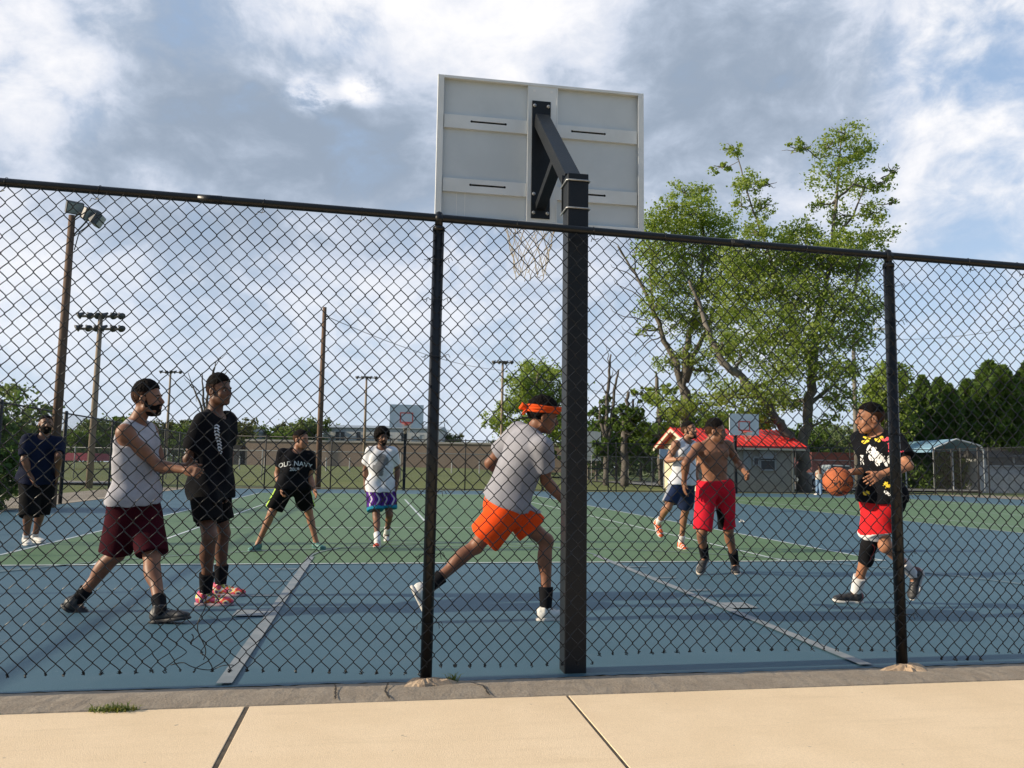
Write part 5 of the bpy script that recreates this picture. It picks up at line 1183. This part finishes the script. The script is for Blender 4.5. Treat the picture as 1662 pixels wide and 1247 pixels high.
    # socks and shoes
    for k_ in 'RL':
        aa, Rf = FT_[k_]; kk = K[k_]; up_ = nrm(kk-aa); fo = lambda x, y, z: aa+(np.array((x, y, z))*s)@Rf; sh_ = P['shoe']
        if P.get('sock'):
            sm, sl = P['sock']; e_ = aa+up_*sl*s
            V, F = fieldmesh([(cone(aa-up_*.03, e_+up_*.03, .042*s, (.042+.022*sl/.2)*s, [(e_, up_)]), .01, 'u')], h*.8, None, 1); mesh_obj('sock', V, F.tolist(), sm, root, True)
        if P.get('sleeve_leg') == k_:
            th = nrm(K[k_]-Hp[k_]); V, F = fieldmesh([(cone(K[k_]-th*.16, K[k_], .077*s, .066*s), .02, 'u'), (cone(K[k_], K[k_]-up_*.17*s, .066*s, .055*s, [(K[k_]-up_*.17*s, -up_)]), .02, 'u'), (ell(K[k_]-up_*.11*s-nrm(Fp)*.020, np.array((.056, .056, .10))*s), .03, 'u')], h, None, 1)
            q = MB(); q.add(V, F.tolist(), 0); bvh = BVHTree.FromPolygons([Vector(v) for v in V.tolist()], F.tolist()); n_ = nrm(-HF+HR*.1)
            decal_strokes(bvh, K[k_]-up_*.0, HR, UP, n_, [[(.012, -.02), (.014, -.07), (.004, -.14)], [(-.02, .02), (.0, .0), (.012, -.02)]], .006, 1, q)
            mesh_obj('knee_sleeve', np.concatenate(q.V), q.F, [cloth('sleeve_black', (.012, .012, .014)), mat('sleeve_red', (.4, .04, .04), .7)], root, True, q.M)
        hi = sh_.get('high', .0); S_ = []; base = -.082
        sa = lambda pr, k=.02, op='u': S_.append((pr, k, op))
        sa(ell(fo(0, -.030, -.042), np.array((.039, .046, .052))*s, Rf)); sa(cone(fo(0, -.01, -.045), fo(.004*(1 if k_ == 'L' else -1), .135, -.058), .040*s, .030*s, None, (Rf[0], 1.12)), .025)
        sa(ell(fo(0, .155, -.062), np.array((.045, .055, .024))*s, Rf), .02); sa(cone(fo(0, -.008, -.04), fo(0, -.004, -.005+hi), .044*s, .046*s, [(fo(0, 0, .0+hi), Rf[2])]), .02)
        def shpost(Pp, f, c0=fo(0, 0, base)): return np.maximum(f, -((Pp-c0)@Rf[2]))+.0018*np.sin((Pp@Rf[1])*150)*((Pp-fo(0, .04, -.03))@Rf[2] > 0)
        V, F = fieldmesh(S_, h*.8, shpost, 1); fm = None
        if sh_.get('facemat'): fm = sh_['facemat'](V[F].mean(1), aa, Rf, s, k_)
        so_ = mesh_obj('shoe', V, F.tolist(), sh_['m'], root, True, fm)
        S_ = [(ell(fo(0, -.025, -.086), np.array((.043, .058, .030))*s, Rf), .01, 'u'), (ell(fo(0, .128, -.086), np.array((.052, .090, .030))*s, Rf), .03, 'u'), (rbox(fo(0, .05, -.086), (.038*s, .08*s, .03*s), .01, Rf), .03, 'u')]
        c1, c2 = fo(0, 0, -.074), fo(0, 0, -.097)
        def slpost(Pp, f): lift = np.clip((Pp-fo(0, .14, 0))@Rf[1], 0, .1)**2*1.6; a1 = (Pp-c1)@Rf[2]-lift; return np.maximum(f, np.maximum(a1, -((Pp-c2)@Rf[2])+lift*.6))
        V, F = fieldmesh(S_, h*.7, slpost, 1)
        if len(V): mesh_obj('sole', V, F.tolist(), sh_['sole'], so_, True)
        if sh_.get('lace') is not None:
            q = MB()
            for i in range(4): q.tube([fo(-.022, .035+.022*i, -.004-.008*i), fo(0, .032+.022*i, .006-.009*i), fo(.022, .04+.022*i, -.004-.008*i)], .0028*s, 5)
            q.build('lace', sh_['lace'], so_, True)
    if P.get('extra'): P['extra'](dict(hp=hp, hs=hs, RH=RH, root=root, W=W, E=E, s=s, h=h, A=A, K=K, hd=hd))
    return root
# ------------------------------------------------------------ the players
def shoe(m, sole, **k): return dict(m=m if isinstance(m, list) else [m], sole=sole, **k)
SOLEW = mat('sole_white', (.62, .60, .56), .6, (.5, .48, .44), 20.); SOLEB = mat('sole_black', (.015, .015, .016), .6); SOCKB = cloth('sock_black', (.012, .012, .014)); SOCKW = cloth('sock_white', (.70, .69, .68))
SHB = mat('shoe_black', (.014, .014, .016), .5, (.03, .03, .032), 30.); SHW = mat('shoe_white', (.66, .65, .61), .55, (.56, .55, .51), 20.)
def trim(w, mi=1, base=0):
    def f(c, I):
        r = np.full(len(c), base)
        for k in 'RL':
            e, dn, u = I['ends'][k]; d = (e-c)@dn; lat = np.linalg.norm((c-e)-np.outer((c-e)@dn, dn), axis=1); r[(d < w) & (lat < .19)] = mi
        return r
    return f
# 1 walking man in grey tank
person('man in a grey tank top and maroon shorts striding right, hand reaching forward', dict(bulk=1.07, s=1.03, h=.0065, Z=6.2, pel=(218, 809), neck=(222, 688), face=88, chest=86, head=(240, 648), hface=92, htilt=2, hs=1.07, hair='flat', beard=.006,
  skin=skin('a', (.215, .118, .075), (.17, .09, .058)), wrR=(303, 764, -.16), elR=(256, 756), cuR=1.1, pnR=(0, -.3, -1), wrL=(305, 757, .02), elL=(262, 760), cuL=1.0,
  anR=(126, 974, -.08), knR=(189, 899), ftR=(95, -32), anL=(260, 988, 'g'), knL=(246, 903), ftL=(88, 8),
  top=dict(m=[cloth('tank_grey', (.42, .415, .45))], loose=.018, hem=-.035, seed=4, amp=.009, name='tank_top'),
  short=dict(m=[cloth('shorts_maroon', (.045, .0045, .010)), SOCKW], len=.97, hr=.118, loose=.024, seed=5, amp=.014),
  sock=(SOCKB, .10), shoe=shoe(SHB, SOLEB, high=.025, lace=SOLEB)))
# 2 tall man
def deco2(bvh, q, I):
    c = I['pel']+I['T']*I['L']*.66; r = HR*.97-HF*.25; st = []
    for i in range(9): y = .10-.026*i; st.append([(.045+.004*i, y), (.062+.004*i, y+.012), (.085+.003*i, y-.006)]); st.append([(.05+.004*i, y-.012), (.08+.003*i, y-.016)])
    decal_strokes(bvh, c, nrm(r), UP, nrm(-HF+HR*.1), st, .009, 1, q)
def tie(c, aa, Rf, s, k):
    r = np.zeros(len(c), int); x = (c-aa)@Rf[0]; y = (c-aa)@Rf[1]; z = (c-aa)@Rf[2]
    v = np.sin(x*70+4*np.sin(y*33))+np.sin(y*58+2*np.sin(z*60)+1)+np.sin(z*75+y*40); r[:] = np.digitize(v, [-1.1, -.4, .1, .7, 1.3])
    return r
TIE = [mat('tie_pink', (.55, .06, .16), .6), mat('tie_red', (.62, .04, .03), .6), mat('tie_orange', (.75, .20, .02), .6), mat('tie_white', (.6, .58, .6), .6), mat('tie_yellow', (.70, .62, .05), .6), mat('tie_violet', (.13, .05, .2), .6)]
BT = cloth('tee_black', (.007, .0075, .010)); PRW = mat('print_white', (.60, .62, .63), .7)
person('very tall man in a black tee and black shorts with tie dye sneakers, standing', dict(s=1.09, h=.007, Z=7.2, pel=(341, 787), neck=(350, 674), face=80, chest=72, head=(356, 635), hface=68, htilt=0, hs=1.06, hair='flat', bulk=.92, shw=.145,
  skin=skin('b', (.125, .068, .044), (.09, .048, .032)), wrR=(327, 800, -.14), elR=(306, 745), wrL=(365, 790, .14), elL=(371, 738),
  anR=(334, 961, 'g'), knR=(340, 872), ftR=(88, 0), anL=(358, 947, 'g'), knL=(362, 866), ftL=(84, 0),
  top=dict(m=[BT, PRW], sleeve=.72, sr=.066, loose=.018, hem=-.10, seed=8, amp=.010, deco=deco2), short=dict(m=[cloth('short_black', (.006, .006, .0065))], len=.72, hr=.104, loose=.02, seed=9),
  sock=(SOCKB, .15), shoe=shoe(TIE, mat('sole_grey', (.3, .22, .25), .6), facemat=tie)))
# 3 man in navy at the left
person('heavy bearded man in navy tee, black long shorts and white shoes by the side fence', dict(s=1.06, h=.010, Z=11.9, bulk=1.13, pel=(60, 777), neck=(71, 710), face=35, chest=28, head=(74.5, 689), hface=38, htilt=4, hair='buzz', beard=.008,
  skin=skin('c', (.17, .095, .062), (.13, .07, .045)), wrR=(52, 776, -.2), elR=(40, 746), wrL=(93, 770, .0), elL=(95, 741),
  anR=(43, 872, 'g'), knR=(46, 832), ftR=(40, 0), anL=(57, 869, 'g'), knL=(66, 830), ftL=(60, 0),
  top=dict(m=[cloth('tee_navy', (.010, .014, .034))], sleeve=.85, sr=.078, loose=.026, hem=-.05, seed=12, amp=.012), short=dict(m=[cloth('short_black', (0, 0, 0))], len=1.12, hr=.115, loose=.03, seed=13),
  sock=(SOCKW, .05), shoe=shoe(SHW, SOLEW)))
# 4 lettered black tee
def deco4(bvh, q, I):
    c = I['pel']+I['T']*I['L']*.70; n = nrm(I['F']); r = nrm(np.cross(UP, n))
    decal_text(bvh, c, r, nrm(np.cross(n, r)), n, 'OLD NAVY', .088, 1, q, arch=1.1, spacing=1.02); decal_text(bvh, c-UP*.078, r, nrm(np.cross(n, r)), n, '2008', .062, 1, q)
def side4(c, I):
    r = np.zeros(len(c), int); w = (c-I['Hp']['R'])@I['R']; u = nrm(I['K']['R']-I['Hp']['R']); lat = (c-I['Hp']['R'])-np.outer((c-I['Hp']['R'])@u, u); out = nrm(I['R']-u*(I['R']@u)); m = (lat@out > .085) & (np.abs((lat)@np.cross(out, u)) < .075); r[m] = 1
    u = nrm(I['K']['L']-I['Hp']['L']); lat = (c-I['Hp']['L'])-np.outer((c-I['Hp']['L'])@u, u); out = nrm(-I['R']-u*(-I['R']@u)); r[(lat@out > .095) & (np.abs(lat@np.cross(out, u)) < .02)] = 1
    return r
person('man in a black lettered tee and black shorts with neon side stripe, legs wide apart', dict(s=.98, h=.009, Z=11.55, pel=(476, 789), neck=(482, 734), face=12, chest=10, head=(489, 714), hface=62, htilt=-4, hs=1.05, hair='short',
  skin=skin('d', (.29, .165, .11), (.23, .125, .082)), wrR=(456, 795, -.12), elR=(450, 769), wrL=(511, 797, -.1), elL=(503, 775), cuR=.6,
  anR=(419, 882, 'g'), knR=(441, 833), ftR=(-12, 0), anL=(513, 880, 'g'), knL=(501, 831), ftL=(48, 0), shw=.19,
  top=dict(m=[BT, PRW], sleeve=.62, sr=.078, loose=.022, hem=-.04, seed=15, amp=.008, deco=deco4), short=dict(m=[cloth('short_black', (0, 0, 0)), cloth('neon', (.42, .62, .10))], len=.86, hr=.118, seed=16, facemat=side4, hang=.2),
  shoe=shoe(mat('shoe_teal', (.05, .16, .14), .6, (.09, .22, .19), 30.), mat('sole_teal', (.08, .2, .17), .6))))
# 5 white tee, afro
def deco5(bvh, q, I):
    c = I['pel']+I['T']*I['L']*.56; n = nrm(I['F']); r = nrm(np.cross(UP, n)); st = []; rr = np.random.default_rng(3)
    for i in range(46):
        y = .16-.32*i/45; w = .095*math.sin(math.pi*(i+6)/56)**.6; cx = .02*math.sin(i*.15)+(.02 if y > 0 else -.01); a = cx-w*rr.uniform(.8, 1.05); b = cx+w*rr.uniform(.8, 1.05)
        st.append([(a, y), (cx, y+.004), (b, y-.003)])
    decal_strokes(bvh, c, r, UP, n, st[:], .0075, 1, q); decal_strokes(bvh, c, r, UP, n, [[(a[0][0]*.4, a[0][1]), (a[2][0]*.55, a[0][1])] for a in st[4:40:3]], .006, 2, q, .005)
def f5(c, I):
    r = trim(.045, 1)(c, I); v = np.sin(((c-I['pel'])@I['R'])*58+1.1*np.sin(c[:, 2]*13)+.8*np.sin(c[:, 2]*41)); r[(r == 0) & (v > .80)] = 2; r[(r == 0) & (v < -.9)] = 3; return r
person('man with an afro in a white tee and purple shorts walking towards the camera', dict(s=.99, h=.009, Z=12.1, pel=(617.5, 786), neck=(619.5, 728), face=6, chest=4, head=(620.5, 711), hface=28, htilt=0, hair='afro', beard=.004, bulk=.95,
  skin=skin('e', (.17, .095, .062), (.125, .068, .045)), wrR=(593, 787, .0), elR=(593, 762), wrL=(644, 787, .0), elL=(645, 764),
  anR=(612.5, 876, 'g'), knR=(611, 840), ftR=(4, -2), anL=(628, 865, .15), knL=(632, 836), ftL=(12, -38), shw=.175,
  top=dict(m=[cloth('tee_white', (.68, .69, .72)), mat('print_grey', (.16, .165, .175), .8), mat('print_dark', (.07, .07, .08), .8)], sleeve=.66, sr=.085, loose=.026, hem=-.10, seed=21, amp=.009, deco=deco5),
  short=dict(m=[cloth('purple', (.075, .018, .20)), cloth('teal_trim', (.02, .22, .34)), cloth('streak_white', (.5, .48, .55)), cloth('streak_black', (.02, .02, .03))], len=.80, hr=.128, loose=.04, seed=22, facemat=f5),
  sock=(SOCKW, .12), shoe=shoe([SHW, SHB, mat('shoe_red', (.55, .08, .04), .6)], SOLEW, facemat=lambda c, aa, Rf, s, k: np.where(((c-aa)@Rf[1] > .15), 2, np.where(np.sin((c-aa)@Rf[1]*60+((c-aa)@Rf[2])*50) > .55, 1, 0)))))
# 6 orange shorts
def band(I):
    hp, hs, root, h = I['hp'], I['hs'], I['root'], I['h']; ORG = cloth('band_orange', (.78, .10, .02)); q = MB(); a = np.linspace(0, 6.283, 41)[:-1]
    for k, (dz, r) in enumerate(((-.006, .011), (.010, .013), (.026, .010))):
        q.tube([hp((.090+.004*k)*math.cos(t), -.014+(.112+.004*k)*math.sin(t), .040+dz+.020*math.sin(t)+.003*math.sin(3*t+k*2)) for t in a], r*hs, 8, closed=True)
    b = q.build('headband', ORG, root, True); q = MB()
    for sx, sz in ((-.02, .0), (.018, .006)): q.tube([hp(sx*.3, -.112, .022), hp(sx, -.135, .026+sz), hp(sx*1.6, -.168, .022+sz*3), hp(sx*1.2, -.178, .010)], [.010, .018, .021, .008], 8)
    for sx in (-.02, .03): q.tube([hp(0, -.118, .018), hp(sx, -.138, -.002), hp(sx*1.4, -.150, -.028)], [.008, .011, .006], 6)
    q.build('knot', ORG, b, True)
def logo6(bvh, q, I): decal_strokes(bvh, I['K']['R']-HR*.03+UP*.05, HR, UP, nrm(-HF), [[(0, 0), (.012, .012), (.016, -.002)], [(.0, -.006), (.014, -.012)]], .006, 1, q)
person('man lunging right in a grey tee, bright orange shorts and orange knotted headband', dict(s=1.0, h=.0062, Z=6.05, pel=(821, 819), neck=(864, 703), dneck=-.05, face=112, chest=122, head=(882, 676), dhead=-.05, hface=98, htilt=-14, hs=1.05, hair='curly',
  skin=skin('f', (.20, .105, .068), (.15, .08, .052)), wrR=(920, 820, -.02), elR=(886, 780), cuR=.5, wrL=(812, 768, .45), elL=(795, 752, .3), shw=.185,
  anR=(692, 957, -.12), knR=(773, 886), ftR=(100, -62), anL=(886, 986, 'g'), knL=(886, 878), ftL=(105, 0), leg=.98,
  top=dict(m=[cloth('tee_grey', (.30, .30, .335), (.26, .26, .29))], sleeve=.64, sr=.088, loose=.028, hem=.015, seed=25, amp=.012, fr=14, fax=(.5, 0, .9)), 
  short=dict(m=[cloth('orange_short', (.80, .085, .015), (.72, .07, .012)), PRW], len=(.76, .70), hr=.132, loose=.035, seed=26, amp=.015, hang=.15, deco=logo6),
  sock=(SOCKB, .15), shoe=shoe(SHW, SOLEW, lace=SOLEW), extra=band))
# 7 tank and orange shoes
def f7(c, I): w = (c-I['Hp']['R'])@I['R']; f_ = (c-I['Hp']['R'])@I['F']; return np.where((w > .10) & (f_ < .045), 1, 0)
person('tattooed man in white tank, navy shorts and orange shoes behind the shirtless man', dict(s=.97, h=.009, Z=11.35, pel=(1107, 787), neck=(1114, 715), face=30, chest=28, head=(1119, 699), hface=42, htilt=10, hs=1.05, hair='short', beard=.0025,
  skin=skin('g', (.31, .185, .125), (.24, .135, .09)), wrR=(1104, 745, -.28), elR=(1083, 748), cuR=.9, hdR=(100, 10), wrL=(1131, 772, .1), elL=(1136, 748),
  anR=(1069, 848, .15), knR=(1084, 823), ftR=(25, -58), anL=(1105.5, 880, 'g'), knL=(1112, 830), ftL=(8, -4), shw=.18,
  top=dict(m=[cloth('tank_white', (.68, .69, .73))], loose=.014, hem=.01, seed=31, deep=1, amp=.006, name='tank_top'), short=dict(m=[cloth('short_navy', (.018, .030, .075)), cloth('stripe_grey', (.3, .32, .36))], len=.84, hr=.118, seed=32, facemat=f7),
  sock=(SOCKW, .11), shoe=shoe([mat('shoe_orange', (.85, .13, .03), .55), SOCKW], SOLEW, facemat=lambda c, aa, Rf, s, k: (np.sin((c-aa)@Rf[1]*90) > .8).astype(int))))
# 8 shirtless
def f8(c, I):
    r = np.zeros(len(c), int); m = (I['K']['R']+I['K']['L'])/2; d = (c-m); r[(np.abs(d@HR-.05) < .05) & (d@UP < .24) & (d@HF > -.03)] = 1; return r
person('shirtless man in bright red shorts with arms spread, head turned right', dict(s=1.0, h=.0075, Z=8.8, pel=(1161, 792), neck=(1156, 718), face=8, chest=12, head=(1161.5, 701), hface=66, htilt=-3, hs=1.05, hair='flat', bare=1,
  skin=skin('h', (.235, .130, .080), (.185, .10, .062)), wrR=(1110, 783, -.15), elR=(1113, 752), cuR=.3, wrL=(1211, 769, -.15), elL=(1198, 752), cuL=1.2, shw=.178, hdR=(10, -80),
  anR=(1143, 902, .1), knR=(1139, 863), ftR=(-35, -38), anL=(1193, 915, 'g'), knL=(1182, 860), ftL=(-12, -4),
  short=dict(m=[cloth('red_short', (.62, .018, .035), (.54, .015, .03)), cloth('short_black', (0, 0, 0))], len=.97, hr=.098, loose=.018, seed=35, amp=.013, facemat=f8, waist=.09),
  sock=(SOCKB, .17), shoe=shoe(mat('shoe_charcoal', (.022, .022, .022), .6, (.05, .048, .045), 30.), mat('sole_tan', (.45, .40, .34), .6), high=.03)))
# 9 ball handler
def deco9(bvh, q, I):
    c = I['pel']+I['T']*I['L']*.60; r = HR; n = nrm(-HF-HR*.15)
    def sc_(cx, cy, w, h, k, seed):
        rr = np.random.default_rng(seed); out = []
        for i in range(k):
            x = cx-w/2+w*(i+.5)/k; y = cy+rr.uniform(-.3, .3)*h; a = rr.uniform(0, 6.28, 3)
            out.append([(x+w/k*.55*math.cos(t+a[0])*(1-.3*(t > 3)), y+h*.45*math.sin(t*rr.uniform(.9, 1.1)+a[1])) for t in np.linspace(0, 5.5, 10)])
            out.append([(x-w/k*.4, y+h*.3*math.sin(a[2])), (x+w/k*.5, y-h*.4*math.cos(a[2]))])
        return out
    # big white scrawl running down and round the chest
    for (cx, cy, w, h, k, sd) in ((-.085, .085, .06, .075, 3, 1), (-.06, .03, .075, .07, 3, 2), (-.01, -.01, .10, .065, 4, 3), (.075, -.02, .10, .055, 4, 4)): decal_strokes(bvh, c, r, UP, n, sc_(cx, cy, w, h, k, sd), .0105, 1, q)
    for (cx, cy, sd) in ((-.105, .175, 5), (-.115, .145, 6), (-.045, .155, 7), (-.02, .17, 17), (.0, -.20, 8), (.015, -.225, 9), (-.12, -.28, 18)): decal_strokes(bvh, c, r, UP, n, sc_(cx, cy, .035, .03, 2, sd), .009, 2, q)
    for (cx, cy, sd) in ((.0, .155, 10), (.03, .175, 11), (.055, .195, 12), (.075, .22, 13), (.095, -.14, 19), (.1, -.11, 20)): decal_strokes(bvh, c, r, UP, n, sc_(cx, cy, .035, .03, 2, sd), .009, 3, q)
    decal_strokes(bvh, c, r, UP, n, [[(.02, .06), (.025, .12), (.05, .125), (.055, .10), (.03, .09), (.06, .065)], [(.075, .12), (.07, .06), (.095, .062)], [(.015, .128), (.07, .135)]], .011, 3, q)
    decal_strokes(bvh, c, r, UP, n, sc_(.055, .165, .035, .035, 2, 14), .010, 1, q); decal_strokes(bvh, c, r, UP, n, sc_(.04, -.27, .11, .030, 5, 15), .007, 1, q)
    decal_strokes(bvh, c, r, UP, n, [[(-.155, .03), (-.135, .028)], [(-.145, .03), (-.140, -.045)]], .014, 1, q)
def f9(c, I):
    r = trim(.012, 1)(c, I); w = (c-I['Hp']['L'])@(-I['R']); b_ = (c-I['Hp']['L'])@I['F']; m = (r == 0) & (w > .05) & (b_ < .035+(c[:, 2]-I['Hp']['L'][2])*.12); r[m] = 2; return r
person('ball handler in graffiti print black tee and red shorts, black knee sleeve on his leg', dict(bulk=.93, s=.98, h=.0065, Z=6.72, pel=(1430, 808), neck=(1424, 705), face=-66, chest=-58, head=(1411, 680), hface=-90, htilt=-4, hs=1.05, hair='short',
  skin=skin('i', (.37, .205, .13), (.30, .16, .10)), wrR=(1386, 766, -.05), elR=(1416, 764), hdR=(-80, -8), cuR=.25, pnR=(0, -1, .15), wrL=(1427, 771, -.34), elL=(1474, 756), hdL=(-62, -20), cuL=.35, pnL=(-.2, -.4, -1),
  anL=(1389, 961, 'g'), knL=(1410, 886), ftL=(-82, 3), anR=(1481, 931, .12), knR=(1437, 886), ftR=(-68, -66), sleeve_leg='L', shw=.175,
  top=dict(m=[BT, mat('print_white2', (.72, .72, .72), .7), mat('print_yellow', (.75, .55, .03), .7), mat('print_red', (.62, .03, .07), .7)], sleeve=.72, sr=.084, loose=.020, hem=-.03, seed=41, amp=.009, deco=deco9),
  short=dict(m=[cloth('red_short2', (.66, .022, .028), (.58, .02, .025)), SOCKW, cloth('short_black', (0, 0, 0))], len=.78, hr=.122, loose=.03, seed=42, amp=.010, facemat=f9),
  sock=(SOCKW, .17), shoe=shoe([SHB, mat('shoe_maroon', (.16, .02, .02), .6)], SOLEW, lace=SOLEB, facemat=lambda c, aa, Rf, s, k: ((c-aa)@Rf[1] < -.035).astype(int))))
# 10 girl far away
def longhair(I):
    hp, hs = I['hp'], I['hs']; V, F = fieldmesh([(ell(hp(0, -.02, .03), np.array((.095, .11, .10))*hs), .01, 'u'), (cone(hp(0, -.06, 0), hp(.02, -.09, -.30), .085*hs, .06*hs, None, (HR, 1.3)), .03, 'u')], .012, (lambda Pp, f: f+folds(3, .008, 40)(Pp)), 1)
    mesh_obj('long_hair', V, F.tolist(), mat('hair_auburn', (.14, .055, .028), .7, (.2, .09, .05), 60.), I['root'], True)
person('long haired girl in cream top and jeans standing far off by the big trunk', dict(s=.80, h=.012, Z=34.5, pel=(1329, 779), neck=(1329.5, 764), face=170, chest=172, head=(1330, 760), hface=170, hair='short', hairm=mat('hair_auburn', (.14, .055, .028), .7),
  skin=skin('j', (.42, .25, .18), (.36, .21, .15)), wrR=(1332.5, 780, .1), elR=(1334.5, 773), wrL=(1325.5, 780, .1), elL=(1324, 773), anR=(1333, 801, 'g'), knR=(1332, 793), ftR=(150, 0), anL=(1325, 801, 'g'), knL=(1326, 793), ftL=(200, 0), bulk=.9,
  top=dict(m=[cloth('top_cream', (.55, .5, .42))], sleeve=.3, loose=.01, hem=.02), short=dict(m=[cloth('jeans', (.14, .22, .34), (.2, .3, .42))], len=1.0, hr=.075, loose=.01, amp=.003, drop=.40, hang=1), sock=(cloth('jeans', (0, 0, 0)), .38), shoe=shoe(SHW, SOLEW), extra=longhair))
# basketball
def basketball():
    c = at(1359.5, 782, 6.66); r = .1205; q = MB(); n = 32; la = np.linspace(-math.pi/2, math.pi/2, 21)[1:-1]
    V = [(0, 0, -r)]+[(r*math.cos(a)*math.cos(b), r*math.cos(a)*math.sin(b), r*math.sin(a)) for a in la for b in np.arange(n)*2*math.pi/n]+[(0, 0, r)]; V = np.array(V)
    F = [[0, 1+(k+1) % n, 1+k] for k in range(n)]+[[1+i*n+k, 1+i*n+(k+1) % n, 1+(i+1)*n+(k+1) % n, 1+(i+1)*n+k] for i in range(18) for k in range(n)]+[[len(V)-1, 1+18*n+k, 1+18*n+(k+1) % n] for k in range(n)]
    R = frame(nrm(HR*.5-HF*.7+UP*.5), nrm(UP*.6+HR*.5)); q.add(V@R+c, F, 0); bvh = BVHTree.FromPolygons([Vector(v) for v in (V@R+c).tolist()], F)
    a = np.linspace(0, 6.283, 49)[:-1]; z = np.zeros(48); rr = r-.0006
    for P_ in (np.stack([rr*np.cos(a), rr*np.sin(a), z], 1), np.stack([z, rr*np.cos(a), rr*np.sin(a)], 1)): q.tube(P_@R+c, .0022, 6, 1, closed=True)
    for sg in (-1, 1):
        x = sg*(.56+.26*np.cos(2*a)); y = np.cos(a)*np.sqrt(1-x*x); P_ = np.stack([y, np.sin(a)*np.sqrt(1-x*x), x], 1)*0
        P_ = np.stack([x, np.sqrt(1-x*x)*np.cos(a), np.sqrt(1-x*x)*np.sin(a)], 1)*rr; q.tube(P_@R+c, .0022, 6, 1, closed=True)
    n_ = nrm(-HF+HR*.18-UP*.12); r_ = nrm(HR+UP*.06+HF*.18); decal_text(bvh, c, r_, nrm(np.cross(n_, r_)), n_, 'Wilson', .070, 1, q, shear=.35, off=.001); decal_strokes(bvh, c-UP*.075, r_, UP, n_, [[(-.06, .01), (-.03, -.006), (0, .006), (.03, -.008), (.06, .004)], [(-.04, -.012), (.02, -.02)]], .009, 1, q, .001)
    o = q.build('basketball', [mat('ball_orange', (.50, .125, .035), .6, (.42, .10, .028), 12., bump=.5, bs=900), mat('ball_black', (.012, .01, .01), .6)], None, True); V0 = np.array([v.co[:] for v in o.data.vertices])-c; o.data.vertices.foreach_set('co', V0.astype(np.float32).ravel()); o.location = tuple(float(x) for x in c)
    tag(o, 'worn orange basketball with black lettering at the dribbling hand', 'basketball')
basketball()
g = atz(1205, 849); q = MB(); r3 = np.random.default_rng(4)
V_, F_ = [], []
for i in range(5):
    for j in range(5): V_.append((g[0]+(i-2)*.03+r3.normal()*.006, g[1]+(j-2)*.025, .012+.03*abs(r3.normal())))
q.add(V_, [[i*5+j, i*5+j+1, (i+1)*5+j+1, (i+1)*5+j] for i in range(4) for j in range(4)]); tag(q.build('crumpled_paper', SOLEW), 'small scrap of crumpled white paper lying on the court', 'litter')
